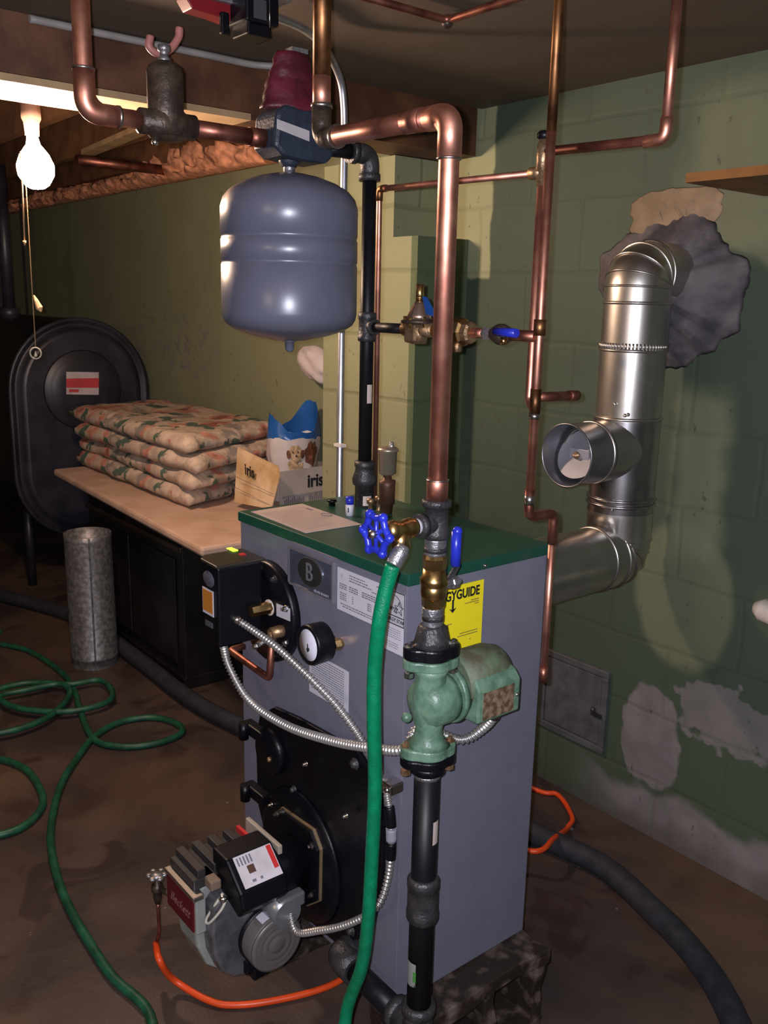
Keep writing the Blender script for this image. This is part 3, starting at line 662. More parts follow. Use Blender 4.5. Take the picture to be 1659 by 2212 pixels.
MB().box((-1.46, 0.725, 0.372), (-1.40, 0.748, 0.392), bev=0.003).build('tan_block', mat('tan_block', (0.20, 0.14, 0.10), 0.5), bn)
wl = [V((-1.385, 0.742, 0.372)), V((-1.39, 0.728, 0.350)), V((-1.40, 0.715, 0.322)), V((-1.398, 0.712, 0.312)), V((-1.388, 0.716, 0.318)), V((-1.375, 0.732, 0.345)), V((-1.372, 0.742, 0.365))]
MB().tube(spline(wl, 6), 0.0028, 8).build('white_wire_loop', mat('wire_white', (0.55, 0.50, 0.43), 0.5), bn)
MB().lathe((-1.38, 0.742, 0.368), (0.3, -0.5, -0.6), [(0, 0.009), (0.008, 0.009), (0.012, 0.005)], 12).build('wire_bushing', bolt_m, bn)
# junction box above motor
MB().cyl((-1.395, 0.85, 0.315), (-1.319, 0.85, 0.315), 0.030, n=28).box((-1.40, 0.835, 0.315), (-1.325, 0.895, 0.345), bev=0.004).build('junction_box', mat('shiny_zinc', (0.30, 0.31, 0.33), 0.3, 0.6), bn)
# motor
mc = V((-1.39, 0.835, 0.243))
mtr = MB().lathe(mc, (1, 0, 0), [(-0.02, 0.050), (0.0, 0.058), (0.045, 0.059), (0.052, 0.056)], 44).build('motor_body', motorgrey, bn)
MB().lathe(mc+V((0.0, 0, 0)), (1, 0, 0), [(-0.012, 0.057), (-0.010, 0.061), (0.012, 0.0615), (0.015, 0.058)], 44).build('motor_band', blackplastic, mtr)
pr = [(0.050, 0.0585), (0.054, 0.058), (0.056, 0.050), (0.0545, 0.046), (0.0565, 0.043), (0.0545, 0.036), (0.0545, 0.032), (0.0575, 0.029), (0.0545, 0.022), (0.0545, 0.018), (0.0580, 0.015), (0.056, 0.0)]
MB().lathe(mc, (1, 0, 0), pr, 44).build('motor_end_cap', motorgrey, mtr)
lm = MB(); q = []
for k in range(9):
    aa = math.radians(62+8*k); q.append((math.cos(aa), math.sin(aa)))
for (ca, sa), (cb, sb) in zip(q, q[1:]):
    rr = 0.0602
    lm.quad([mc+V((0.018, -ca*rr*-1*-1, sa*rr)), mc+V((0.044, -ca*rr, sa*rr)), mc+V((0.044, -cb*rr, sb*rr)), mc+V((0.018, -cb*rr, sb*rr))])
lm.build('motor_label', whitelabel, mtr)
MB().box((-1.43, 0.785, 0.165), (-1.375, 0.825, 0.20), bev=0.006).box((-1.41, 0.80, 0.15), (-1.37, 0.84, 0.175), bev=0.004).build('oil_pump', blackcast, bn)
MB().lathe((-1.43, 0.86, 0.29), (1, 0, 0), [(0, 0.05), (0.03, 0.045), (0.035, 0.02)], 24).build('coupling_housing', alucast, bn)

# oil valve to the left of the burner
vx = at(340, 1925, Y=0.72)
t = thing('oil_valve', 'small brass shut-off valve with a round knob left of the burner', 'valve', vx)
MB().lathe(vx+V((0, 0, -0.03)), (0, 0, 1), [(0, 0.006), (0.012, 0.009), (0.03, 0.010), (0.032, 0.013), (0.045, 0.013), (0.047, 0.007), (0.062, 0.006)], 14).cyl(vx+V((0, 0, 0.01)), vx+V((0.05, 0.01, 0.015)), 0.006, n=10).build('valve_body', bronze_dark, t)
mb = MB(); kc = vx+V((0, 0, 0.040))
for k in range(6):
    a_ = k*PI/3; mb.sphere(kc+V((0.016*math.cos(a_), 0.016*math.sin(a_), 0)), 0.008, 8, (1, 1, 0.6))
mb.lathe(kc+V((0, 0, -0.004)), (0, 0, 1), [(0, 0.016), (0.008, 0.016), (0.0081, 0.0)], 16).build('knob', galv, t)
ct = [vx+V((0, 0, -0.03)), vx+V((0.0, 0, -0.10)), at(337, 2040, Y=0.72)]
MB().tube(spline(ct, 6), 0.004, 8).build('copper_tube', copper_dark, t)

# orange sleeved oil line
ol = [at(337, 2038, Y=0.72), at(345, 2075, Z=0.11), at(380, 2120, Z=0.03), at(480, 2170, Z=0.008), at(600, 2160, Z=0.008), at(725, 2123, Z=0.008), V((-1.43, 1.15, 0.008)), V((-1.44, 1.4, 0.010)), V((-1.465, 1.62, 0.06)), at(1165, 1838, Z=0.078), at(1195, 1812, Z=0.07), at(1225, 1790, Z=0.008), at(1236, 1765, Z=0.008), at(1205, 1717, Z=0.008), at(1155, 1705, Z=0.008), V((-2.0, 2.0, 0.008)), V((-2.6, 1.75, 0.008))]
ol = [p if p.z >= 0.008 else V((p.x, p.y, 0.008)) for p in spline(ol, 10)]
o = MB().tube(ol, 0.0075, 10).build('oil_line', orange, loc=(ol[0].x, ol[0].y, 0)); tag(o, 'bright orange plastic sleeved oil line on the floor around the boiler', 'tube')

# ------------------------------------------------------------------ blocks below the boiler
blockm = mat('rusty_concrete', (0.040, 0.025, 0.019), 0.5, 0, 0.4, 22, lo=0.50, hi=0.78, col2=(0.20, 0.15, 0.125), bump=1.0, bscale=40)
def block(x0, y0, x1, y1, z1, label, axis='x', rot=0.0):
    mb = MB(); n = 2
    # side walls, end walls, web and top / bottom shells of a hollow block lying on its side
    if axis == 'x':
        L = y1-y0
        mb.box((x0, y0, 0), (x1, y1, 0.035), rot).box((x0, y0, z1-0.035), (x1, y1, z1), rot)
        for f in (0.005, 0.46, 0.895): mb.box((x0+0.001, y0+L*f, 0.01), (x1-0.001, y0+L*f+L*0.10, z1-0.01), rot)
        mb.box((x0+0.002, y0+0.002, 0.01), (x0+0.03, y1-0.002, z1-0.01), rot)
    else:
        L = x1-x0
        mb.box((x0, y0, 0), (x1, y1, 0.035), rot).box((x0, y0, z1-0.035), (x1, y1, z1), rot)
        for f in (0.0, 0.46, 0.90): mb.box((x0+L*f, y0, 0.0), (x0+L*f+L*0.10, y1, z1), rot)
        mb.box((x0, y1-0.03, 0.0), (x1, y1, z1), rot)
    bmesh.ops.subdivide_edges(mb.bm, edges=mb.bm.edges[:], cuts=3, use_grid_fill=True)
    for v in mb.bm.verts:
        nn = mnoise.noise_vector(v.co*9)*0.014+mnoise.noise_vector(v.co*30)*0.006; nn.z *= 0.3; v.co += nn
        v.co.z = max(0.0005, min(z1-0.0005, v.co.z))
    o = mb.build('concrete_block', blockm, loc=((x0+x1)/2, (y0+y1)/2, 0), bevel=0.004)
    tag(o, label, 'concrete block')
block(-1.22, 0.985, -1.035, 1.305, BZ0, 'rough rusty concrete block under the right side of the boiler')
block(-1.40, 1.065, -1.265, 1.30, BZ0, 'stained concrete block under the middle of the boiler front', 'x')
block(-1.70, 0.98, -1.52, 1.30, BZ0, 'dark concrete block under the left corner of the boiler', 'x')

# ------------------------------------------------------------------ return riser with pump
PX, PY = -1.002, 0.918
def zr(y):      # height on the riser seen at image row y
    return at(940, y, Y=None, D=None, X=PX).z if False else _zr(y)
def _zr(y):
    d0, d1 = 0.0, 2.2
    for _ in range(30):
        m_ = (d0+d1)/2; p = V((PX, PY, m_))-CAM; yy = 1106-FPX*p.dot(U)/p.dot(F)
        if yy > y: d0 = m_
        else: d1 = m_
    return (d0+d1)/2
def AX(z): return V((PX, PY, z))
rs = thing('supply_riser', 'thick shiny copper riser with brass ball valve standing before the boiler', 'pipe', AX(0.95))
LZ = 1.757
TX = -1.317
path = fillet([AX(zr(1072)), AX(LZ), V((TX+0.03, PY, LZ+0.004))], 0.042, 10)
MB().tube(path[:-1], 0.0148, 24).build('copper_pipe', copper, rs)
MB().cyl(path[-2], path[-1], 0.0148).build('crossing_pipe', copper_dark, rs)
MB().lathe(AX(zr(1078)), (0, 0, 1), [(0, 0.0165), (0.028, 0.0168), (0.030, 0.0158), (0.032, 0.0150)], 24).build('copper_adapter', copper, rs)
MB().lathe(AX(zr(1038)), (0, 0, 1), [(0, 0.0175), (0.0015, 0.018), (0.003, 0.0155)], 24).build('solder_ring', solder, rs)
el = fillet([AX(LZ-0.056), AX(LZ), V((PX-0.045, PY, LZ))], 0.040, 10)
MB().tube(el, 0.0175, 24).build('copper_elbow', copper, rs)
MB().lathe(AX(LZ-0.06), (0, 0, 1), [(0, 0.0165), (0.002, 0.0185), (0.004, 0.0165)], 24).build('solder_ring', solder, rs)
# coupling on the crossing pipe
cz0 = at(895, 272, Y=PY)
MB().cyl((cz0.x+0.022, PY, LZ+0.001), (cz0.x-0.018, PY, LZ+0.002), 0.0168).build('sleeve_coupling', copper_dark, rs)
# upright old copper
el = fillet([V((TX+0.045, PY, LZ+0.003)), V((TX, PY, LZ+0.003)), V((TX, PY, LZ+0.055))], 0.03, 8)
MB().tube(el, 0.0165, 20).build('drop_elbow', bronze_dark, rs)
MB().cyl((TX+0.047, PY, LZ+0.003), (TX+0.043, PY, LZ+0.003), 0.0190).build('solder_ring', solder, rs)
MB().cyl((TX, PY, LZ+0.052), (TX, PY, LZ+0.058), 0.018).build('solder_ring', solder, rs)
MB().cyl((TX, PY, LZ+0.05), (TX, PY, LZ+0.10), 0.0150).build('upright_clean', copper, rs)
MB().cyl((TX, PY, LZ+0.10), (TX, PY, CZ+0.01), 0.0148).build('upright_tarnished', copper_old, rs)
# black tee
zt = zr(1130)
tee = MB().lathe(AX(zr(1163)), (0, 0, 1), [(0, 0.018), (0.004, 0.020), (0.012, 0.020), (0.014, 0.0185), (zr(1095)-zr(1163), 0.0185), (zr(1093)-zr(1163), 0.023), (zr(1080)-zr(1163), 0.023), (zr(1078)-zr(1163), 0.020)], 28)
tee.cyl(AX(zt), AX(zt)+V((0, -0.034, 0)), 0.016).cyl(AX(zt)+V((0, -0.026, 0)), AX(zt)+V((0, -0.038, 0)), 0.0185)
tee.build('black_tee', blackiron, rs)
def thread(mb, za, zb, r):
    n = max(2, int((zb-za)/0.0024)); prof = []
    for k in range(n+1):
        prof += [((zb-za)*k/n, r if k % 2 else r*1.05)]
    return mb.lathe(AX(za), (0, 0, 1), prof, 24)
thread(MB(), zr(1198), zr(1162), 0.0165).build('threaded_nipple', galv, rs)
MB().cyl(AX(zr(1191)), AX(zr(1181)), 0.0177).build('black_band', blackiron, rs)
bv = MB().lathe(AX(zr(1228)), (0, 0, 1), [(0, 0.0185), (zr(1205)-zr(1228), 0.0195), (zr(1197)-zr(1228), 0.018)], sides=8)
bv.lathe(AX(zr(1292)), (0, 0, 1), [(0, 0.018), (0.004, 0.0205), (0.012, 0.021), (0.02, 0.0205), (0.022, 0.019), (0.024, 0.0225), (0.033, 0.0225), (0.036, 0.0195), (zr(1228)-zr(1292), 0.018)], 28)
bv.lathe(AX(zr(1312)), (0, 0, 1), [(0, 0.0165), (zr(1308)-zr(1312), 0.0185), (zr(1291)-zr(1312), 0.0190)], sides=8)
bv.build('ball_valve_body', brass, rs)
MB().lathe(AX(zr(1268)), (0, 1, 0), [(0.015, 0.009), (0.035, 0.009), (0.037, 0.011), (0.047, 0.011), (0.049, 0.006), (0.056, 0.005)], sides=8).build('valve_stem', galv, rs)
h0 = at(966, 1258, X=PX); h1 = at(985, 1222, X=PX); h2 = at(988, 1148, X=PX)
MB().prism([h0+V((0, -0.007, 0)), h0+V((0, 0.007, 0)), h1+V((0, 0.008, 0)), h1+V((0, -0.007, 0))], (0.003, 0, 0)).build('handle_arm', blackiron, rs)
hp = [h1+V((-0.0015, 0, 0)), h1+(h2-h1)*0.5+V((-0.0015, 0.0, 0)), h2+V((-0.0015, 0, 0))]
MB().tube(hp, 0.0085, 12).sphere(h2, 0.0085, 12).build('blue_lever', bluepaint, rs)
thread(MB(), zr(1352), zr(1311), 0.0162).build('threaded_nipple', galv, rs)
MB().cyl(AX(zr(1338)), AX(zr(1327)), 0.0172).build('black_band', blackiron, rs)

# circulator pump
pu = thing('circulator_pump', 'green circulator pump with a tan plate mounted on the black riser', 'pump', AX(0.77))
def flange(z0, z1, m, name, r=0.034, ear=0.047, par=None):
    pts = []
    for k in range(40):
        a_ = 2*PI*k/40; dx, dy = math.cos(a_), math.sin(a_)
        q_ = abs(math.cos(a_-math.radians(68)))   # ears across the view
        rr = r+(ear-r)*max(0, (q_-0.72)/0.28)**1.2
        pts.append(AX(z0)+V((dx*rr, dy*rr, 0)))
    return MB().prism(pts, (0, 0, z1-z0)).build(name, m, par or pu, bevel=0.003)
za, zb = zr(1440), zr(1598)
fu = flange(zr(1418), zr(1392), blackcast, 'upper_black_flange')
MB().lathe(AX(zr(1392)), (0, 0, 1), [(0, 0.032), (0.010, 0.028), (zr(1352)-zr(1392), 0.023), (zr(1348)-zr(1392), 0.019)], sides=10).build('flange_neck', blackiron, fu)
fg = flange(za, zr(1419), pumpgreen, 'upper_green_flange')
fg2 = flange(zr(1628), zr(1606), pumpgreen, 'lower_green_flange')
fd = flange(zr(1648), zr(1629), blackcast, 'lower_black_flange')
MB().lathe(AX(zr(1668)), (0, 0, 1), [(0, 0.024), (0.004, 0.029), (zr(1646)-zr(1668), 0.031)], 28).build('flange_neck', blackcast, fd)
for zz, za_ in ((zr(1425), 1), (zr(1635), -1)):
    for sgn in (-1, 1):
        e = V((math.cos(math.radians(68)), math.sin(math.radians(68)), 0))*(0.038*sgn)
        MB().lathe(AX(zz)+e+V((0, 0, -0.026)), (0, 0, 1), [(0, 0.0), (0.0002, 0.0085), (0.008, 0.0085), (0.0081, 0.0045), (0.044, 0.0045), (0.0441, 0.009), (0.052, 0.009), (0.0521, 0.0045), (0.058, 0.004)], sides=6).build('flange_bolt', bolt_m if za_ == 1 else bronze, pu)
vc = AX(zr(1515))
bd_ = MB().lathe(AX(za+0.002), (0, 0, -1), [(0, 0.032), (0.014, 0.025), (0.03, 0.026), (0.05, 0.030), (za-zb-0.04, 0.028), (za-zb-0.02, 0.022), (za-zb, 0.026), (za-zb+0.008, 0.036)], 32)
bd_.lathe(vc+V((0, -0.028, 0)), (0, 1, 0), [(0, 0.0), (0.001, 0.018), (0.008, 0.034), (0.022, 0.042), (0.050, 0.043), (0.062, 0.042)], 40)
bd_.sphere(AX(zr(1532))+V((-0.012, -0.038, -0.008)), 0.009, 12)
bd_.build('volute', pumpgreen, pu)
MB().lathe(vc+V((0, 0.034, 0.004)), (0, 1, 0), [(0, 0.048), (0.008, 0.050), (0.011, 0.044), (0.02, 0.043)], 40).build('motor_flange', pumpgreen, pu)
mzc = vc+V((-0.006, 0, 0.012))
MB().lathe(mzc+V((0, 0.050, 0.004)), (0, 1, 0), [(0, 0.050), (0.085, 0.050), (0.105, 0.044), (0.118, 0.028), (0.122, 0.0)], 40).build('motor_shell', pumpdusty, pu)
# terminal box on the +X side
bx0, bx1 = mzc.x+0.022, mzc.x+0.060
tb = MB().prism([(bx0, mzc.y+0.058, mzc.z+0.034), (bx1-0.012, mzc.y+0.058, mzc.z+0.022), (bx1, mzc.y+0.058, mzc.z+0.008), (bx1, mzc.y+0.058, mzc.z-0.050), (bx0, mzc.y+0.058, mzc.z-0.052)], (0, 0.098, 0)).build('terminal_box', pumpgreen, pu, bevel=0.004)
MB().box((bx1, mzc.y+0.068, mzc.z-0.045), (bx1+0.001, mzc.y+0.140, mzc.z+0.003)).build('rating_plate', plate_tan, tb)
MB().sphere((bx1, mzc.y+0.148, mzc.z-0.02), 0.0035, 8).lathe((bx0+0.02, mzc.y+0.155, mzc.z-0.03), (0, 1, 0), [(0, 0.005), (0.01, 0.005), (0.011, 0)], 10).build('box_screw', bolt_m, tb)
PCON = V((bx0+0.015, mzc.y+0.125, mzc.z-0.055))

# black return pipe
LX, LY = PX+0.003, PY-0.004
rt = thing('return_pipe', 'black iron return pipe with a coupling rising from the floor to the pump', 'pipe', AX(0.2))
def LXp(z): return V((PX+0.006*(0.76-z)/0.5, PY-0.006*(0.76-z)/0.5, z))
MB().cyl(LXp(zr(1665)), LXp(0.29), 0.0215, n=32).build('vertical_pipe', blackpipe, rt)
MB().lathe(AX(zr(1668)), (0, 0, -1), [(0, 0.022), (0.004, 0.0222), (0.008, 0.0218)], 28).build('bright_thread', galv, rt)
zc0, zc1 = zr(1985), zr(1888)
MB().lathe(LXp(zc0), (0, 0, 1), [(0, 0.0225), (0.006, 0.026), (0.010, 0.0275), (0.022, 0.0275), (0.024, 0.0262), (zc1-zc0-0.02, 0.0262), (zc1-zc0-0.018, 0.0275), (zc1-zc0-0.006, 0.0275), (zc1-zc0, 0.0235)], 32).build('coupling', blackiron, rt)
ez = 0.245
MB().tube(fillet([LXp(0.30), LXp(ez), LXp(ez)+V((-0.06, 0, 0))], 0.035, 8), 0.0265, 24).lathe(LXp(0.285), (0, 0, 1), [(0, 0.027), (0.002, 0.030), (0.018, 0.030), (0.020, 0.023)], 28).cyl(LXp(ez)+V((-0.044, 0, 0)), LXp(ez)+V((-0.064, 0, 0)), 0.030).build('elbow', blackiron, rt)
MB().cyl(LXp(ez)+V((-0.05, 0, 0)), V((-1.21, LY, ez)), 0.0215).build('horizontal_pipe', blackpipe, rt)
MB().tube(fillet([V((-1.18, LY, ez)), V((-1.235, LY, ez)), V((-1.235, BY0+0.01, ez))], 0.02, 6), 0.029, 20).build('inlet_elbow', blackiron, rt)
def pipe_sticker(c, r, a0, a1, z0, z1, m, name, par):
    mb = MB(); n = 8
    for k in range(n):
        t0 = math.radians(a0+(a1-a0)*k/n); t1 = math.radians(a0+(a1-a0)*(k+1)/n)
        mb.quad([c+V((r*math.cos(t0), r*math.sin(t0), z0)), c+V((r*math.cos(t1), r*math.sin(t1), z0)), c+V((r*math.cos(t1), r*math.sin(t1), z1)), c+V((r*math.cos(t0), r*math.sin(t0), z1))])
    return mb.build(name, m, par)
stick = mat('sticker_cream', (0.55, 0.45, 0.40), 0.5)
c = LXp(0.65); c.z = 0; pipe_sticker(c, 0.0219, -5, 35, zr(1812), zr(1763), stick, 'paper_sticker', rt)
c = LXp(0.38); c.z = 0
o = pipe_sticker(c, 0.0219, -120, -62, zr(2112), zr(2062), mat('sticker_dull', (0.24, 0.24, 0.23), 0.5), 'paper_sticker', rt)
pipe_sticker(c, 0.0222, -75, -60, zr(2100), zr(2078), mat('sticker_green', (0.05, 0.22, 0.04), 0.5), 'green_mark', o)

# ------------------------------------------------------------------ drain valve and hose
dv = thing('drain_valve', 'brass drain valve with a blue star handwheel beside the copper riser', 'valve', AX(zt)+V((0, -0.07, 0)))
A0 = AX(zt)
MB().cyl(A0+V((0, -0.036, 0)), A0+V((0, -0.046, 0)), 0.0125).build('tape_wrap', mat('thread_tape', (0.55, 0.52, 0.58), 0.6), dv)
vb = MB().lathe(A0+V((0, -0.044, 0)), (0, -1, 0), [(0, 0.014), (0.006, 0.0155), (0.016, 0.0155), (0.020, 0.013), (0.036, 0.014), (0.040, 0.0165), (0.050, 0.0155), (0.056, 0.010)], 24)
od = V((0.012, -0.062, 0)); os_ = A0+V((0, -0.070, -0.006)); oe = at(866, 1185, X=PX+0.005)
vb.tube([os_, os_*0.5+oe*0.5, oe], 0.0135, 16, rfun=lambda L, i: (0.0155, 0.0135, 0.015)[i]).build('valve_body', brass, dv)
MB().cyl(A0+V((0, -0.098, 0)), A0+V((0, -0.120, 0)), 0.0055).sphere(A0+V((0, -0.124, 0)), 0.0075, 12).build('stem', bolt_m, dv)
wc = A0+V((0.0, -0.118, 0))
wh = MB(); ring = []
for k in range(49):
    a_ = 2*PI*k/48; rr = 0.026+0.0025*math.cos(6*a_); ring.append(wc+V((rr*math.cos(a_), 0, rr*math.sin(a_))))
wh.tube(ring, 0.0055, 10, caps=False)
for k in range(6): 
    a_ = PI*k/3; wh.sphere(wc+V((0.031*math.cos(a_), 0, 0.031*math.sin(a_))), 0.0075, 10)
for k in range(3):
    a_ = PI*k/3+PI/6; wh.tube([wc+V((0.026*math.cos(a_), 0, 0.026*math.sin(a_))), wc, wc-V((0.026*math.cos(a_), 0, 0.026*math.sin(a_)))], 0.0035, 8)
wh.build('handwheel', bluepaint, dv)
hd0 = at(868, 1188, D=1.305); hd1 = at(849, 1222, D=1.30)
ax_ = (hd1-hd0)
prof = []; nn = 16
for k in range(nn+1): prof.append((ax_.length*k/nn, 0.0125 if k % 2 else 0.0118))
hose = thing('garden_hose', 'green garden hose hanging from the drain valve and coiling over the floor', 'hose', (hd1.x, hd1.y, 0))
MB().lathe(hd0-ax_*0.25, ax_, [(0, 0.009), (0.006, 0.010), (0.012, 0.0095)], 20).lathe(hd0, ax_, prof, 20).build('hose_coupling', galv, hose)
hpx = [(849, 1220, 1.30), (832, 1280, 1.31), (819, 1350, 1.32), (809, 1450, 1.35), (808, 1560, 1.37), (810, 1700, 1.41), (803, 1860, 1.45), (795, 1990, 1.48), (781, 2090, 1.52), (745, 2212, 1.57)]
P = [at(x, y, D=d) for x, y, d in hpx]
P += [V((-0.97, 0.74, 0.14)), V((-0.86, 0.62, 0.03)), V((-0.72, 0.42, 0.012))]
MB().tube(spline(P, 8), 0.0112, 18).build('hanging_length', hosegreen, hose)
FL = 0.0115
P2 = [V((-0.72, 0.42, FL)), V((-0.75, 0.22, FL)), V((-1.0, 0.25, FL)), V((-1.3, 0.50, FL))]
for (x, y) in ((330, 2212), (235, 2100), (150, 1960), (118, 1870), (110, 1790), (130, 1700), (165, 1640), (205, 1590), (260, 1560), (330, 1550), (385, 1565), (390, 1585), (340, 1605), (270, 1613), (205, 1598), (175, 1540), (160, 1490), (130, 1450), (60, 1405), (-20, 1385), (-60, 1350), (0, 1365)):
    P2.append(at(x, y, Z=FL))
z0 = P2[0].z
sm = spline(P2, 8)
MB().tube(sm, 0.0112, 12).build('floor_length', hosedirty, hose)
P3 = [at(x, y, Z=0.030) for x, y in ((-30, 1495), (60, 1475), (150, 1478), (215, 1470), (243, 1495), (225, 1520), (140, 1537), (40, 1530), (0, 1505), (60, 1490), (130, 1478), (150, 1500), (110, 1545), (40, 1575), (-40, 1590))]
MB().tube(spline(P3, 8), 0.0112, 12).build('coiled_length', hosedirty, hose)
P4 = [at(x, y, Z=FL) for x, y in ((-60, 1640), (0, 1640), (60, 1665), (92, 1720), (80, 1760), (30, 1795), (-60, 1815))]
MB().tube(spline(P4, 8), 0.0112, 12).build('loop_length', hosedirty, hose)

# second, darker hose running along the floor and behind the boiler
P5 = [V((-4.6, 1.20, 0.033)), V((-4.0, 1.41, 0.033)), at(300, 1425, Z=0.033), at(400, 1502, Z=0.033), at(518, 1567, Z=0.033), V((-2.2, 1.6, 0.033)), V((-1.8, 1.76, 0.033)), at(1160, 1803, Z=0.033), at(1300, 1870, Z=0.033), at(1400, 1957, Z=0.033), at(1500, 2062, Z=0.033), at(1590, 2212, Z=0.033), V((-0.45, 1.3, 0.033))]
o = MB().tube(spline(P5, 10), 0.031, 16).build('drain_hose', darkhose, loc=(-1.5, 1.8, 0)); tag(o, 'thick dark insulated line snaking over the floor behind the boiler', 'hose')

# ------------------------------------------------------------------ boiler flow: black pipe, feed line
KX, KY = -1.555, 1.205
LZ1 = 1.793
bp_ = thing('black_supply_pipe', 'tall black iron pipe rising from the boiler lid behind the grey tank', 'pipe', (KX, KY, BZ1))
K = lambda z: V((KX, KY, z))
def zk(y, X=KX, Y=KY):
    a0, a1 = 0.0, 2.3
    for _ in range(30):
        m_ = (a0+a1)/2; p = V((X, Y, m_))-CAM; yy = 1106-FPX*p.dot(U)/p.dot(F)
        if yy > y: a0 = m_
        else: a1 = m_
    return (a0+a1)/2
MB().cyl(K(zk(1010)), K(LZ1-0.04), 0.0148, n=24).build('vertical_pipe', blackpipe, bp_)
MB().lathe(K(BZ1), (0, 0, 1), [(0, 0.0205), (zk(1048)-BZ1, 0.021), (zk(1046)-BZ1, 0.026), (zk(1034)-BZ1, 0.0275), (zk(1020)-BZ1, 0.0225), (zk(1010)-BZ1, 0.020), (zk(1008)-BZ1, 0.0225), (zk(996)-BZ1, 0.0225), (zk(994)-BZ1, 0.0155)], 28).build('reducer', blackiron, bp_)
c = K(0); pipe_sticker(c, 0.0213, -45, 10, BZ1+0.005, zk(1068), stick, 'paper_sticker', bp_)
pipe_sticker(c, 0.0151, -28, 20, zk(870), zk(830), stick, 'paper_sticker', bp_)
ztee = zk(706)
MB().lathe(K(zk(738)), (0, 0, 1), [(0, 0.0165), (0.002, 0.0195), (0.012, 0.0195), (0.014, 0.018), (zk(676)-zk(738)-0.014, 0.018), (zk(676)-zk(738)-0.012, 0.0195), (zk(676)-zk(738), 0.0195), (zk(674)-zk(738), 0.0155)], 26).cyl(K(ztee), K(ztee)+V((0.026, 0, 0)), 0.0135).cyl(K(ztee)+V((0.018, 0, 0)), K(ztee)+V((0.028, 0, 0)), 0.0165).build('black_tee', blackiron, bp_)
MB().tube(fillet([K(LZ1-0.05), K(LZ1), V((KX, KY-0.05, LZ1))], 0.036, 8), 0.020, 22).lathe(K(LZ1-0.052), (0, 0, 1), [(0, 0.0225), (0.014, 0.0225), (0.016, 0.019)], 24).cyl((KX, KY-0.038, LZ1), (KX, KY-0.052, LZ1), 0.0225).build('black_elbow', blackiron, bp_)
MB().cyl((KX, KY-0.045, LZ1), (KX, 1.085, LZ1), 0.0148).build('black_nipple', blackpipe, bp_)

# expansion tank
TY = 1.009
et = thing('expansion_tank', 'grey steel expansion tank hanging above the boiler', 'tank', (KX, TY, 1.74))
T0 = V((KX, TY, 0))
prof = [(1.419, 0.0), (1.421, 0.03), (1.430, 0.075), (1.441, 0.108), (1.452, 0.125), (1.463, 0.1315), (1.475, 0.1335), (1.565, 0.1335), (1.566, 0.1322), (1.572, 0.1322), (1.573, 0.1335), (1.612, 0.1335), (1.613, 0.1320), (1.620, 0.1320), (1.621, 0.1335), (1.672, 0.1335), (1.690, 0.128), (1.704, 0.116), (1.718, 0.092), (1.729, 0.062), (1.736, 0.03), (1.738, 0.0)]
MB().lathe(T0, (0, 0, 1), prof, 64).build('tank_shell', tankgrey, et)
MB().lathe(T0+V((0, 0, 1.421)), (0, 0, -1), [(0, 0.014), (0.003, 0.013), (0.0031, 0.0095), (0.018, 0.009), (0.023, 0.005), (0.024, 0)], 20).build('air_valve_cap', tankgrey, et)
MB().cyl(T0+V((0, 0, 1.735)), T0+V((0, 0, LZ1-0.03)), 0.0115).build('nipple', galv, et)

# blue grey scoop with maroon top
sc_ = thing('air_separator', 'blue-grey cast housing with a wrinkled maroon cover above the grey tank', 'pump', (KX, 1.02, LZ1-0.04))
pts = [(0.950, 1.777), (0.955, 1.835), (0.975, 1.852), (1.045, 1.850), (1.072, 1.835), (1.082, 1.80), (1.086, 1.772), (1.070, 1.757), (1.02, 1.757), (0.97, 1.762)]
MB().prism([(KX-0.038, y, z) for y, z in pts], (0.080, 0, 0)).build('housing', bluegrey, sc_, bevel=0.008)
mb = MB()
for k in range(6): mb.box((KX+0.041, 0.962+0.004*k, 1.79), (KX+0.044, 0.964+0.004*k, 1.822))
mb.build('ribs', bluegrey, sc_)
MB().lathe((KX, TY, 1.770), (0, 0, -1), [(0, 0.022), (0.014, 0.020), (0.018, 0.016), (0.022, 0.014)], 20).build('bottom_boss', bluegrey, sc_)
lab_ = [at(598, 257, X=KX+0.0435), at(668, 283, X=KX+0.0435), at(668, 306, X=KX+0.0435), at(598, 278, X=KX+0.0435)]
MB().prism(lab_, (0.0008, 0, 0)).build('name_strip', mat('strip_white', (0.42, 0.38, 0.40), 0.4), sc_)
mb = MB(); rs_ = []
for k in range(15):
    h = 1.845+0.105*k/14; r_ = 0.070-0.036*(k/14)**0.9
    ring = []
    for j in range(36):
        a_ = 2*PI*j/36; w_ = 1+0.10*mnoise.noise(V((math.cos(a_)*1.6, math.sin(a_)*1.6, h*45)))+0.035*math.sin(k*2.2)
        ring.append(V((KX+math.cos(a_)*r_*w_*0.6, TY+0.006+math.sin(a_)*r_*w_, h)))
    rs_.append(ring)
mb.rings(rs_).build('maroon_cover', redwrap, sc_)
MB().box((KX-0.012, TY+0.0, 1.952), (KX+0.012, TY+0.035, 1.960)).build('pale_tab', galv, sc_)

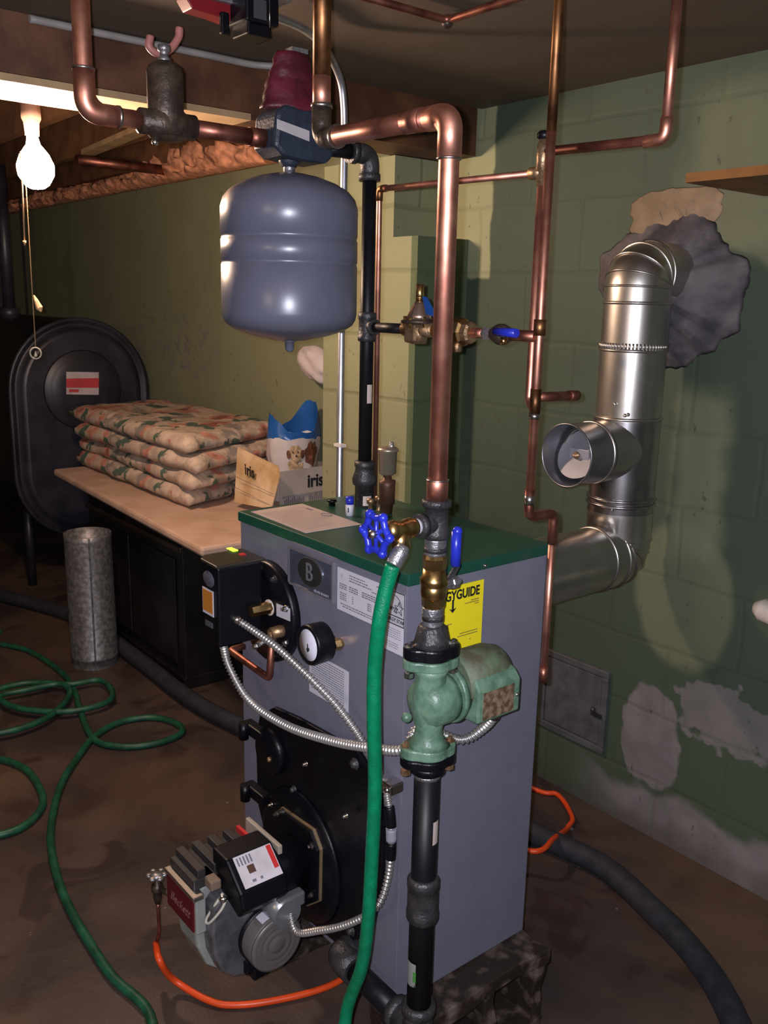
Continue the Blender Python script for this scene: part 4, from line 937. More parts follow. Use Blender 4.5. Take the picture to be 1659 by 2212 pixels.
# copper run toward the air tee
cr = thing('return_header', 'copper header pipe with elbow left of the grey tank', 'pipe', (KX, 0.612, LZ1))
EY = 0.612
MB().tube(fillet([V((KX, EY, CZ+0.01)), V((KX, EY, LZ1)), V((KX, 0.712, LZ1))], 0.045, 10), 0.0150, 22).build('elbow_run', copper, cr)
MB().tube(fillet([V((KX, EY, LZ1+0.066)), V((KX, EY, LZ1)), V((KX, EY+0.055, LZ1))], 0.045, 10), 0.0175, 22).build('elbow', copper, cr)
MB().cyl((KX, EY, LZ1+0.064), (KX, EY, LZ1+0.068), 0.0182).cyl((KX, EY+0.053, LZ1), (KX, EY+0.058, LZ1), 0.0182).build('solder_ring', solder, cr)
MB().cyl((KX, 0.80, LZ1), (KX, 0.955, LZ1), 0.0150).build('pipe_section', copper_dark, cr)
MB().cyl((KX, 0.920, LZ1), (KX, 0.952, LZ1), 0.0170).build('sleeve', copper_dark, cr)
vt = thing('flow_check_tee', 'dark bronze flow check valve on the copper header left of the tank', 'valve', (KX, 0.755, LZ1))
q = V((KX, 0.755, LZ1))
MB().lathe(q+V((0, -0.05, 0)), (0, 1, 0), [(0, 0.0175), (0.001, 0.021), (0.018, 0.021), (0.024, 0.026), (0.036, 0.030), (0.062, 0.030), (0.078, 0.026), (0.084, 0.0215), (0.103, 0.0215), (0.105, 0.017)], 28).lathe(q, (0, 0, 1), [(-0.02, 0.030), (0.02, 0.031), (0.085, 0.031), (0.092, 0.028), (0.100, 0.016)], 28).build('body', bronze_dark, vt)
MB().lathe(q+V((0, 0, 0.098)), (0, 0, 1), [(0, 0.011), (0.008, 0.011), (0.010, 0.007), (0.018, 0.008), (0.020, 0.011), (0.028, 0.010), (0.032, 0.0)], 16).build('top_stem', galv, vt)
MB().sphere(q+V((0, -0.022, -0.032)), 0.006, 10).build('drain_plug', bolt_m, vt)

# feed line with regulator, along X
fd_ = thing('feed_line', 'short line with brass regulator between the black pipe and slim copper pipes', 'pipe', (KX+0.03, KY, ztee))
fz = ztee; Fp = lambda x, dz=0, dy=0: V((x, KY+dy, fz+dz))
fx = lambda px: at(px, 710, Y=KY).x
MB().cyl(Fp(KX+0.02), Fp(fx(880)), 0.0105).build('black_nipple', blackpipe, fd_)
xr_ = fx(905)
rg = MB().lathe(Fp(xr_, -0.028), (0, 0, 1), [(0, 0.011), (0.001, 0.016), (0.02, 0.018), (0.038, 0.020)], 24)
rg.cyl(Fp(fx(874)), Fp(fx(940)), 0.014).box((xr_-0.024, KY-0.02, fz-0.026), (xr_+0.01, KY+0.016, fz+0.012), bev=0.005)
rg.build('regulator_body', bronze, fd_)
MB().lathe(Fp(xr_, 0.012), (0, 0, 1), [(0, 0.034), (0.001, 0.036), (0.006, 0.036), (0.007, 0.034)], 32).build('diaphragm_flange', bronze_dark, fd_)
for a_ in (-150, -80, -20, 60, 130, 190):
    MB().cyl(Fp(xr_+0.030*math.cos(math.radians(a_)), 0.004, 0.030*math.sin(math.radians(a_))), Fp(xr_+0.030*math.cos(math.radians(a_)), 0.026, 0.030*math.sin(math.radians(a_))), 0.0035, n=8).build('flange_screw', brass, fd_)
MB().lathe(Fp(xr_, 0.019), (0, 0, 1), [(0, 0.026), (0.01, 0.023), (0.030, 0.013), (0.036, 0.009)], 28).build('spring_cap', mat('cap_alloy', (0.45, 0.33, 0.27), 0.3, 0.9), fd_)
MB().cyl(Fp(xr_, 0.054), Fp(xr_, 0.088), 0.008, n=12).lathe(Fp(xr_, 0.060), (0, 0, 1), [(0, 0.0085), (0.004, 0.0085)], 12).build('adjusting_stem', brass, fd_)
tg = [at(912, 640, Y=KY-0.03), at(922, 642, Y=KY-0.03), at(936, 668, Y=KY-0.03), at(936, 684, Y=KY-0.03), at(920, 678, Y=KY-0.03)]
MB().prism(tg, (0, 0.0012, 0)).build('blue_tag', bluetag, fd_)
for (pa, pb, r_, m_, nm, sd) in ((930, 985, 0.013, brass, 'brass_nipple', 0), (980, 1008, 0.026, brass, 'union_nut', 8), (1006, 1022, 0.021, bronze, 'union_tail', 8), (1020, 1048, 0.0095, copper, 'copper_stub', 0), (1046, 1068, 0.0125, galv, 'hex_nut', 6), (1062, 1105, 0.0190, bronze_dark, 'ball_valve', 0), (1100, 1160, 0.0098, copper_dark, 'copper_stub', 0)):
    mb = MB()
    if sd: mb.lathe(Fp(fx(pa)), (1, 0, 0), [(0, r_*0.85), (0.004, r_), (fx(pb)-fx(pa)-0.004, r_), (fx(pb)-fx(pa), r_*0.8)], sides=sd)
    elif nm == 'ball_valve': mb.lathe(Fp(fx(pa)), (1, 0, 0), [(0, 0.010), (0.008, 0.014), (0.02, r_), (0.03, r_), (fx(pb)-fx(pa), 0.011)], 20)
    else: mb.cyl(Fp(fx(pa)), Fp(fx(pb)), r_)
    mb.build(nm, m_, fd_)
MB().lathe(Fp(fx(988), -0.016, 0.0), (0, 0, -1), [(0, 0.010), (0.02, 0.010), (0.022, 0.007)], 12).build('union_plug', bronze, fd_)
a_, b_ = at(1070, 716, Y=KY-0.026), at(1116, 720, Y=KY-0.026)
MB().tube([a_, (a_+b_)/2, b_], 0.0078, 12).build('blue_lever', bluepaint, fd_)
MB().cyl(at(1088, 728, Y=KY-0.012), at(1088, 745, Y=KY-0.012), 0.006, n=12).build('brass_drain_cap', brass, fd_)

# ------------------------------------------------------------------ slim copper pipes right of the riser
SX, SY = -1.07, 1.206
zs = lambda y: zk(y, SX, SY)
sp1 = thing('slim_copper_pipe', 'slim upright copper pipe with a capped side stub right of the thick riser', 'pipe', (SX, SY, 0.79))
S = lambda z: V((SX, SY, z))
zj = zs(1116)
MB().cyl(S(zs(285)), S(CZ+0.01), 0.0084, n=18).build('upper_tube', copper_old, sp1)
MB().cyl(S(zj+0.0), S(zs(282)), 0.0082, n=18).build('middle_tube', copper, sp1)
jy = at(1196, 1120, X=SX).y
MB().tube(fillet([S(zj+0.05), S(zj), V((SX, jy, zj-0.002)), V((SX, jy, zj-0.06))], 0.016, 6), 0.0092, 16).build('offset_bend', copper_dark, sp1)
MB().cyl((SX, jy, zj-0.04), (SX, jy, at(1178, 1470, X=SX).z), 0.0070, n=16).build('lower_tube', copper, sp1)
MB().cyl((SX, jy, zj-0.04), (SX, jy, zj-0.062), 0.0086, n=16).build('solder_joint', solder, sp1)
MB().cyl(S(zj+0.022), S(zj+0.04), 0.0094, n=16).build('solder_joint', solder, sp1)
ee = at(1178, 1470, X=SX).z
MB().cyl((SX, jy, ee), (SX, jy, ee+0.03), 0.0086, n=16).build('end_sleeve', copper_dark, sp1)
zst = zs(858)
MB().cyl(S(zst), V((SX, SY+0.10, zst-0.002)), 0.0085, n=16).cyl(V((SX, SY+0.088, zst-0.002)), V((SX, SY+0.112, zst-0.002)), 0.0098, n=16).build('capped_stub', copper_dark, sp1)
MB().cyl(S(zs(725)), S(zs(690)), 0.0108, n=16).build('tee_sleeve', copper_old, sp1)
MB().cyl(S(zs(900)), S(zs(840)), 0.0098, n=16).build('tee_sleeve', copper_old, sp1)
MB().cyl(S(zs(905)), S(zs(893)), 0.0102, n=16).build('solder_blob', solder, sp1)
# second pipe with valve
QX, QY = -1.108, 1.232
zq = lambda y: zk(y, QX, QY)
sp2 = thing('branch_copper_pipe', 'copper branch pipe crossing behind the slim pipe, with a black-knobbed brass valve', 'pipe', (QX, QY, 1.34))
Q = lambda z: V((QX, QY, z))
MB().tube(fillet([Q(zq(400)), Q(zq(868)), V((SX, SY+0.002, zq(868)-0.012))], 0.014, 6), 0.0078, 16).build('down_tube', copper, sp2)
MB().lathe(Q(zq(402)), (0, 0, 1), [(0, 0.0095), (zq(372)-zq(402), 0.0098), (zq(371)-zq(402), 0.0115), (zq(310)-zq(402), 0.0115), (zq(308)-zq(402), 0.009), (zq(300)-zq(402), 0.009)], 18).cyl(Q(zq(372)), Q(zq(372))+V((-0.026, 0, 0)), 0.0105, n=16).build('valve_body', bronze, sp2)
MB().lathe(Q(zq(306)), (0, 0, 1), [(0, 0.005), (0.006, 0.0125), (0.013, 0.013), (0.017, 0.009), (0.018, 0)], 14).build('black_knob', blackplastic, sp2)
zh = at(1437, 300, Y=QY).z; xh = at(1437, 300, Y=QY).x
MB().tube(fillet([Q(zq(328)), V((xh, QY, zh)), V((xh-0.001, QY, CZ+0.01))], 0.020, 7), 0.0078, 16).build('crossing_tube', copper_dark, sp2)
MB().cyl(V((xh, QY, zh+0.02)), V((xh, QY, zh+0.19)), 0.0079, n=16).build('clean_length', copper, sp2)
MB().tube(fillet([V((xh-0.035, QY, zh-0.0)), V((xh, QY, zh)), V((xh, QY, zh+0.03))], 0.02, 7), 0.0095, 16).build('elbow', copper, sp2)
# thin tube from valve to boiler
zsm = at(822, 408, Y=QY).z; xsm = at(820, 408, Y=QY).x
sp3 = thing('thin_copper_tube', 'thin copper tube turning down beside the black pipe behind the boiler', 'pipe', (xsm, QY, BZ1))
MB().tube(fillet([Q(zq(372))+V((-0.024, 0, 0)), V((xsm, QY, zsm)), V((xsm+0.004, QY, BZ1))], 0.012, 6), 0.0060, 14).build('tube', copper, sp3)
MB().tube(fillet([V((xsm+0.022, QY, zsm)), V((xsm, QY, zsm)), V((xsm, QY, zsm-0.024))], 0.010, 5), 0.0074, 14).build('elbow', copper_old, sp3)

# ------------------------------------------------------------------ things on the lid
av = at(835, 1106, Z=BZ1+0.002)
t = thing('air_vent', 'small nickel can-shaped air vent on brown fittings at the back of the lid', 'air vent', (av.x, av.y, BZ1))
zz = lambda y: zk(y, av.x, av.y)
MB().lathe((av.x, av.y, BZ1), (0, 0, 1), [(0, 0.012), (0.02, 0.014), (0.0205, 0.017), (zz(1048)-BZ1, 0.0175), (zz(1038)-BZ1, 0.018), (zz(1036)-BZ1, 0.010), (zz(1026)-BZ1, 0.009)], 20).build('brown_fitting', mat('fitting_rusty', (0.10, 0.048, 0.030), 0.5, 0.5, 0.3), t)
MB().lathe((av.x, av.y, zz(1026)), (0, 0, 1), [(0, 0.012), (0.004, 0.0185), (zz(976)-zz(1026), 0.0200), (zz(974)-zz(1026), 0.0225), (zz(970)-zz(1026), 0.0225), (zz(966)-zz(1026), 0.018), (zz(965)-zz(1026), 0.0)], 28).build('vent_can', mat('nickel_warm', (0.42, 0.35, 0.26), 0.42, 0.75), t)
MB().lathe((av.x+0.004, av.y+0.006, zz(967)), (0, 0, 1), [(0, 0.006), (0.006, 0.006), (0.007, 0.004), (0.012, 0.005), (0.013, 0.0)], 10).build('vent_cap', galv, t)
for i, (px, py) in enumerate(((800, 1110), (818, 1104))):
    c = at(px, py, Z=BZ1)
    o = MB().lathe((c.x, c.y, BZ1), (0, 0, 1), [(0, 0.007), (0.004, 0.005), (0.022, 0.005), (0.023, 0.0085), (0.033, 0.009), (0.035, 0.0)], 12).build('brass_plug', bronze, loc=(c.x, c.y, BZ1))
    tag(o, ('small brass plug standing on the green lid, left one of the pair', 'small brass plug standing on the green lid, nearer the air vent')[i], 'fitting')
c = at(755, 1113, Z=BZ1)
t = thing('test_vial', 'small clear vial with a blue cap standing on the green lid', 'vial', (c.x, c.y, BZ1))
MB().lathe((c.x, c.y, BZ1), (0, 0, 1), [(0, 0.0088), (0.024, 0.0088), (0.025, 0.007)], 16).build('vial_body', whitelabel, t)
MB().lathe((c.x, c.y, BZ1+0.0245), (0, 0, 1), [(0, 0.0092), (0.016, 0.0090), (0.017, 0.0)], 16).build('blue_cap', bluepaint, t)
MB().box((c.x+0.005, c.y-0.0085, BZ1+0.008), (c.x+0.0064, c.y-0.0068, BZ1+0.018)).build('black_mark', inkblack, t)
c = at(717, 1092, Z=BZ1)
o = MB().lathe((c.x, c.y, BZ1), (0, 0, 1), [(0, 0.008), (0.008, 0.007), (0.009, 0.011), (0.013, 0.011), (0.014, 0)], 14).build('rubber_bung', blackplastic, loc=(c.x, c.y, BZ1)); tag(o, 'small black bung on the green lid near the back edge', 'bung')
pp = [at(x, y, Z=BZ1+0.0006) for x, y in ((542, 1106), (653, 1089), (780, 1133), (660, 1152))]
o = MB().prism(pp, (0, 0, 0.0012)).build('paper_sheet', paper_m, loc=(pp[0].x, pp[0].y, BZ1)); tag(o, 'printed cream paper sheet lying on the front left of the green lid', 'paper')
mb = MB(); e1 = pp[1]-pp[0]; e2 = pp[3]-pp[0]
for k in range(16):
    f0, f1 = 0.07, random.uniform(0.6, 0.95); v_ = 0.14+0.05*k
    if v_ > 0.95: break
    A = pp[0]+e2*v_+e1*f0; Bq = pp[0]+e2*v_+e1*f1; up = V((0, 0, 0.0014))
    mb.quad([A+up, Bq+up, Bq+e2*0.008+up, A+e2*0.008+up])
mb.build('paper_print', mat('print_faint', (0.33, 0.25, 0.23), 0.6), o)
cc = at(705, 1112, Z=BZ1+0.002); mb = MB().tube([cc+V((0.014*math.cos(a_), 0.010*math.sin(a_), 0.0005)) for a_ in [2*PI*k/20 for k in range(21)]], 0.0007, 5).build('paper_stamp', ink, o)
cc = at(668, 1100, Z=BZ1+0.002); MB().box((cc.x-0.012, cc.y-0.003, BZ1+0.0018), (cc.x+0.012, cc.y+0.003, BZ1+0.0024)).build('paper_heading', ink, o)

# ------------------------------------------------------------------ flexible steel conduits
def flexi(pts, r, name='steel_tube', par=None, pitch=0.0078, mt=None):
    pp_ = resample(spline(pts, 14), pitch/6)
    return MB().tube(pp_, r, 14, rfun=lambda L, i: r*(0.86+0.20*math.sin(2*PI*L/pitch+0.8))).build(name, mt or flex, par)
P = [V((-1.565, 0.85, 0.82)), at(484, 1400, Y=0.865), at(497, 1445, Y=0.875), at(540, 1515, Y=0.885), at(620, 1568, Y=0.890), at(720, 1601, Y=0.892), at(800, 1615, Y=0.895), at(870, 1619, Y=0.905), V((-1.052, 0.935, zr(1612)+0.004)), V((-1.052, 0.985, 0.775)), at(1000, 1598, X=-1.03), at(1045, 1572, X=-1.0), PCON]
t = thing('long_flex_conduit', 'ribbed steel conduit sagging across the boiler front to the green pump', 'conduit', P[0])
flexi(P, 0.0088, par=t)
MB().cyl(PCON+V((0, 0, 0.004)), PCON+(P[-2]-PCON)*0.25, 0.0105, n=14).build('end_connector', bolt_m, t)
P = [V((-1.521, 0.862, 0.868))+V((0.0, 0, 0)), at(548, 1362, Y=0.875), at(600, 1400, Y=0.885), at(660, 1455, Y=0.897), at(720, 1516, Y=0.907), at(765, 1574, Y=0.913), at(793, 1620, Y=0.917), at(815, 1665, Y=0.922), at(834, 1693, Y=0.930)]
t = thing('diagonal_flex_conduit', 'ribbed steel conduit running diagonally down from the black control box', 'conduit', P[0])
flexi(P, 0.0078, par=t)
MB().sphere(P[0]+V((0.004, -0.004, 0.003)), 0.010, 12).build('end_connector', bolt_m, t)
MB().box((P[-1].x-0.004, P[-1].y-0.008, P[-1].z-0.012), (P[-1].x+0.024, BY0, P[-1].z+0.008), bev=0.003).sphere(P[-1]+V((0.018, -0.012, 0.0)), 0.006, 10).build('wall_bracket', bolt_m, t)
P = [at(832, 1698, Y=0.928), at(841, 1745, Y=0.925), at(845, 1790, Y=0.925), at(844, 1850, Y=0.925), at(836, 1905, Y=0.920), at(820, 1950, Y=0.905), at(790, 1978, Y=0.885), at(740, 2000, Y=0.870), at(690, 2010, Y=0.858), at(640, 2012, Y=0.850), V((-1.335, 0.862, 0.318))]
t = thing('motor_flex_conduit', 'ribbed steel conduit curving from the boiler front down to the burner motor', 'conduit', P[0])
flexi(P, 0.0072, par=t)
sm = resample(spline(P, 14), 0.004)
def near(y): return min(range(len(sm)), key=lambda i: abs((1106-FPX*(sm[i]-CAM).dot(U)/(sm[i]-CAM).dot(F))-y) + (0 if i < len(sm)*0.55 else 1e4))
i0, i1, i2, i3 = near(1745), near(1790), near(1822), near(1860)
MB().tube(sm[i0:i1], 0.0095, 14).build('black_tape', blackplastic, t)
MB().tube(sm[i1:i2], 0.0100, 14).build('white_tape', mat('tape_grey', (0.28, 0.28, 0.34), 0.5), t)
MB().tube(sm[i2:i3], 0.0095, 14).build('black_tape', blackplastic, t)

# ------------------------------------------------------------------ flue
FX, FY, FR = -1.40, 1.93, 0.083
zf = lambda y: zk(y, FX, FY)
flu = thing('flue_pipe', 'shiny stainless flue pipe rising behind the boiler into the wall', 'flue', (FX, BY1, 0.88))
bz = at(1255, 1222, X=FX).z+0.01
def seam(mb, o, ax, r, w_=0.004): return mb.lathe(V(o)-V(ax)*w_, ax, [(0, r), (w_*0.6, r+0.0035), (w_*1.4, r+0.0035), (2*w_, r)], 48)
hz = MB().cyl((FX, BY1-0.01, bz), (FX, FY-0.09, bz), FR, n=48, caps=False)
seam(hz, (FX, FY-0.10, bz), (0, 1, 0), FR); hz.build('horizontal_section', stainless, flu)
def gored(p0, c, p1, r, n=4, mt=stainless, name='elbow'):
    """segmented elbow between two legs"""
    path = fillet([p0, c, p1], (V(p0)-V(c)).length*0.98, n)
    mb = MB().tube(path, r, 48, caps=False)
    for i in range(1, len(path)-1):
        tt = (path[i+1]-path[i-1]).normalized(); seam(mb, path[i], tt, r, 0.003)
    for f in mb.bm.faces: f.smooth = True
    return mb.build(name, mt, flu)
gored((FX, FY-0.10, bz), (FX, FY, bz), (FX, FY, bz+0.12), FR*1.01, 4, name='lower_elbow')
zt_ = zf(905)
v1 = MB().cyl((FX, FY, bz+0.11), (FX, FY, zt_), FR, n=48, caps=False); seam(v1, (FX, FY, bz+0.14), (0, 0, 1), FR+0.002); seam(v1, (FX, FY, bz+0.155), (0, 0, 1), FR+0.002)
v1.build('tee_section', mat('flue_galvanized', (0.40, 0.38, 0.40), 0.30, 1.0, 0.1, 30), flu)
v2 = MB().cyl((FX, FY, zt_-0.005), (FX, FY, zf(650)), FR*0.985, n=48, caps=False)
seam(v2, (FX, FY, zf(900)), (0, 0, 1), FR); seam(v2, (FX, FY, zf(756)), (0, 0, 1), FR*0.985); seam(v2, (FX, FY, zf(655)), (0, 0, 1), FR*0.985)
v2.build('upper_section', stainless, flu)
cr_ = MB()
for k in range(60):
    a_ = 2*PI*k/60; p_ = V((FX+math.cos(a_)*FR*0.99, FY+math.sin(a_)*FR*0.99, 0))
    cr_.cyl(p_+V((0, 0, zf(754))), p_+V((0, 0, zf(740))), 0.0026, n=6)
cr_.build('crimped_band', stainless, flu)
ztop = zf(612)
gored((FX, FY, zf(652)), (FX, FY, ztop+0.022), (FX-0.006, WY+0.06, ztop+0.022), FR*0.97, 4, name='upper_elbow')
for (x, y) in ((1292, 868), (1345, 890), (1358, 888), (1292, 1088)):
    p_ = at(x, y, D=2.15); dirv = V((p_.x-FX, p_.y-FY, 0)).normalized(); p_ = V((FX, FY, zf(y)))+dirv*FR
    MB().sphere(p_, 0.005, 8).build('rivet', bolt_m, flu)
# tee branch with draft regulator, opening toward -Y
dz_ = at(1345, 972, X=FX).z+0.005
rg_ = thing('draft_regulator', 'round open draft regulator with a swinging flap on the flue', 'damper', (FX, 1.70, dz_))
br = MB(); n = 48; RR = FR*0.92; rr_ = [[], []]
for k in range(n):
    a_ = 2*PI*k/n; x_ = RR*math.cos(a_); z_ = RR*math.sin(a_)
    ye = FY-math.sqrt(max(0, FR*FR-x_*x_))+0.004
    rr_[0].append(V((FX+x_, ye, dz_+z_))); rr_[1].append(V((FX+x_, 1.79, dz_+z_)))
br.rings(rr_, False); seam(br, (FX, 1.79, dz_), (0, 1, 0), RR)
br.build('branch_collar', stainless, rg_)
mb = MB(); ro, ri = RR*1.0, RR*0.965
mb.rings([[V((FX+r_*math.cos(2*PI*k/n), y_, dz_+r_*math.sin(2*PI*k/n))) for k in range(n)] for r_, y_ in ((ro, 1.80), (ro, 1.705), (ro+0.003, 1.70), (ro, 1.697), (ri, 1.70), (ri, 1.80))], False)
mb.build('outer_ring', mat('damper_grey', (0.30, 0.30, 0.33), 0.35, 0.9), rg_)
mb = MB(); ti = math.radians(28)
def flap(r_, a_, off=0):      # disc tilted about a horizontal axis
    x_ = r_*math.cos(a_); z_ = r_*math.sin(a_)
    return V((FX+x_, 1.755+z_*math.sin(ti)+off, dz_+z_*math.cos(ti)))
mb.prism([flap(RR*0.86, 2*PI*k/40) for k in range(40)], (0, -0.0015, 0))
mb.build('swinging_flap', mat('flap_zinc', (0.22, 0.22, 0.25), 0.5, 0.3), rg_)
mb = MB(); mb.rings([[V((FX+r_*math.cos(2*PI*k/n), y_, dz_+r_*math.sin(2*PI*k/n))) for k in range(n)] for r_, y_ in ((ri, 1.785), (RR*0.82, 1.780), (RR*0.80, 1.76), (RR*0.82, 1.775))], False)
mb.build('inner_ring', stainless, rg_)
c = flap(0, 0, -0.004)
MB().box((c.x-0.028, c.y-0.004, c.z-0.030), (c.x+0.030, c.y+0.002, c.z+0.012), bev=0.001).build('counterweight_plate', mat('plate_zinc', (0.34, 0.34, 0.39), 0.45, 0.3), rg_)
MB().lathe(c+V((-0.005, -0.004, -0.004)), (0, -1, 0), [(0, 0.009), (0.004, 0.009), (0.0041, 0.005), (0.012, 0.005), (0.0125, 0)], 12).build('adjusting_nut', bronze, rg_)

# cement collar round the flue hole and tan plaster above it
def patch(cx_, cz_, rx, rz, th, seed, m, name, label, cat, amp=0.25, hole=0.0):
    mb = MB(); n_ = 180; rings_ = []
    for f in (1.0, 0.96, 0.8, 0.6, 0.45, 0.3):
        ring = []
        for k in range(n_):
            a_ = 2*PI*k/n_; q_ = 1+amp*mnoise.noise(V((math.cos(a_)*1.3+seed, math.sin(a_)*1.3, seed)))+amp*0.35*mnoise.noise(V((math.cos(a_)*3.5+seed, math.sin(a_)*3.5, seed)))+amp*0.12*mnoise.noise(V((math.cos(a_)*11+seed, math.sin(a_)*11, seed)))
            x_ = cx_+rx*f*q_*math.cos(a_); z_ = cz_+rz*f*q_*math.sin(a_)
            h = 0 if f == 1.0 else th*(1.05-f)**1.3*2.2+0.006*mnoise.noise(V((x_*16, z_*16, seed)))+0.004*mnoise.noise(V((a_*5, f*22, seed)))
            ring.append(V((x_, WY-max(h, 0.0015 if f < 1 else -0.002), z_)))
        rings_.append(ring)
    mb.rings(rings_, True)
    o_ = mb.build(name, m, loc=(cx_, WY, cz_)); tag(o_, label, cat); return o_
w1 = at(1460, 455, Y=WY)
patch(w1.x, w1.z-0.01, 0.145, 0.075, 0.006, 3.3, plaster, 'plaster_patch', 'tan plaster patch on the wall above the flue hole', 'plaster patch')
w2 = at(1450, 618, Y=WY)
patch(w2.x-0.015, w2.z-0.005, 0.215, 0.185, 0.075, 8.1, cement, 'cement_collar', 'rough purple-grey cement smeared round the flue hole', 'cement patch', 0.35)

# cleanout door
x0, x1, z0_, z1_ = -1.765, -1.505, 0.185, 0.45
t = thing('cleanout_door', 'square grey iron cleanout door low in the back wall', 'hatch', ((x0+x1)/2, WY, z0_))
mb = MB()
for A, Bq in (((x0, z1_-0.022), (x1, z1_)), ((x0, z0_), (x1, z0_+0.022)), ((x0, z0_+0.022), (x0+0.022, z1_-0.022)), ((x1-0.022, z0_+0.022), (x1, z1_-0.022))):
    mb.box((A[0], WY-0.012, A[1]), (Bq[0], WY+0.002, Bq[1]))
mb.build('door_frame', irongrey, t, bevel=0.003)
dd = MB().box((x0+0.025, WY-0.008, z0_+0.025), (x1-0.025, WY+0.002, z1_-0.025), bev=0.002).build('door_leaf', irongrey, t)
MB().box((x1-0.05, WY-0.018, 0.30), (x1-0.012, WY-0.012, 0.312)).sphere((x1-0.045, WY-0.014, 0.318), 0.008, 8).build('latch', blackiron, dd)

# shelf at upper right
sh = [V((-1.19, 1.775, 1.762)), V((-0.6, 1.775, 1.762)), V((-0.6, WY-0.001, 1.762)), V((-1.19, WY-0.001, 1.762))]
o = MB().prism(sh, (0, 0, 0.019)).build('wall_shelf', shelfwood, loc=(-0.9, WY, 1.762)); tag(o, 'orange-brown wooden shelf board fixed to the wall at upper right', 'shelf')
# white tube end at right edge
c = at(1632, 1312, Y=WY-0.05)
o = MB().tube([c, c+V((0.02, 0, 0.0)), c+V((0.4, 0, -0.06))], 0.029, 20, rfun=lambda L, i: (0.016, 0.029, 0.029)[i]).build('white_tube', mat('tube_offwhite', (0.62, 0.55, 0.50), 0.5), loc=c); tag(o, 'off-white rounded tube end fixed to the wall at the right edge', 'tube')

# electrical conduit behind the tank
cp = [at(733, 1066, D=2.22), at(738, 700, D=2.20), at(744, 330, D=2.16), at(743, 230, D=2.13), at(733, 165, D=2.09), at(700, 102, D=2.01), at(655, 62, D=1.90), at(600, 38, D=1.83), at(560, 20, D=1.79)]
base = at(733, 1066, D=2.22); lowp = V((base.x, base.y, 0.0))
t = thing('steel_conduit', 'straight silver steel conduit rising behind the grey tank and bending under the ceiling', 'conduit', (base.x, base.y, 0))
cpts = [lowp]+cp[:3]+spline(cp[2:], 8)[1:]
MB().tube(cpts, 0.0085, 14).build('conduit_tube', emt, t)
MB().box((base.x-0.02, base.y-0.004, at(733, 962, D=2.2).z-0.003), (base.x+0.01, base.y+0.012, at(733, 962, D=2.2).z+0.004)).build('clip', whiteplastic, t)
# conduit clipped along the top of the beam
bc = [at(x, y, X=-2.135) for x, y in ((60, -22), (150, 3), (250, 36), (360, 72), (470, 95), (545, 108))]+[at(610, 100, X=-2.10)]
bc = [V((p.x, p.y, min(p.z, CZ-0.012))) for p in bc]
t = thing('beam_cable', 'grey white cable stapled along the upper edge of the beam', 'cable', bc[0])
MB().tube(spline(bc, 6), 0.0085, 10).build('cable', mat('cable_grey', (0.30, 0.27, 0.26), 0.5), t)
for (x, y) in ((245, 34), (338, 64), (570, 106)):
    p_ = at(x, y, X=-2.125); MB().box((p_.x-0.006, p_.y-0.003, p_.z-0.022), (p_.x+0.004, p_.y+0.003, p_.z+0.012)).build('staple', inkblack, t)

# overhead unit: black relay box, grey box and red plate
U0_ = at(545, 60, Z=2.02)
t = thing('ceiling_relay', 'black stepped electrical unit hanging from the ceiling above the tank', 'electrical unit', (U0_.x, U0_.y, CZ))
cx_, cy_ = U0_.x, U0_.y
MB().box((cx_-0.05, cy_-0.055, CZ-0.018), (cx_+0.05, cy_+0.06, CZ), bev=0.002).build('mounting_plate', galv, t)
MB().box((cx_-0.042, cy_-0.038, CZ-0.066), (cx_+0.042, cy_+0.036, CZ-0.016), bev=0.004).box((cx_-0.030, cy_-0.028, CZ-0.086), (cx_+0.030, cy_+0.026, CZ-0.062), bev=0.003).build('black_housing', blackplastic, t)
MB().box((cx_+0.042, cy_-0.022, CZ-0.06), (cx_+0.0435, cy_+0.006, CZ-0.025)).build('grey_panel', mat('panel_grey', (0.05, 0.05, 0.06), 0.5), t)
MB().cyl((cx_+0.045, cy_+0.012, CZ-0.02), (cx_+0.045, cy_+0.012, CZ-0.072), 0.0014, n=6).build('thin_rod', bolt_m, t)
g0 = at(440, 45, Z=2.03)
t = thing('red_valve_box', 'red metal box with grey top hanging from the ceiling beside the black unit', 'electrical box', (g0.x, g0.y, CZ))
MB().prism([(g0.x, g0.y-0.060, CZ-0.03), (g0.x, g0.y+0.065, CZ-0.02), (g0.x, g0.y+0.065, CZ-0.060), (g0.x, g0.y+0.0, CZ-0.052), (g0.x, g0.y-0.045, CZ-0.05)], (0.04, 0, 0)).build('red_shell', mat('red_enamel', (0.20, 0.01, 0.015), 0.4), t, bevel=0.002)
MB().box((g0.x-0.01, g0.y-0.04, CZ-0.028), (g0.x+0.05, g0.y+0.06, CZ), bev=0.003).build('grey_top', galv, t)
MB().box((g0.x+0.038, g0.y+0.012, CZ-0.085), (g0.x+0.05, g0.y+0.03, CZ-0.045), bev=0.003).build('black_block', blackplastic, t)
fx_ = [at(x, y, X=-1.72) for x, y in ((388, 60), (385, 82), (365, 108), (340, 115), (322, 100), (325, 78))]
o = MB().tube(spline(fx_, 8), 0.0072, 12).build('pink_flexible_tube', mat('tube_pink', (0.38, 0.15, 0.13), 0.5), loc=fx_[0]); tag(o, 'curved pinkish copper tube hanging above the bronze flow check', 'tube')

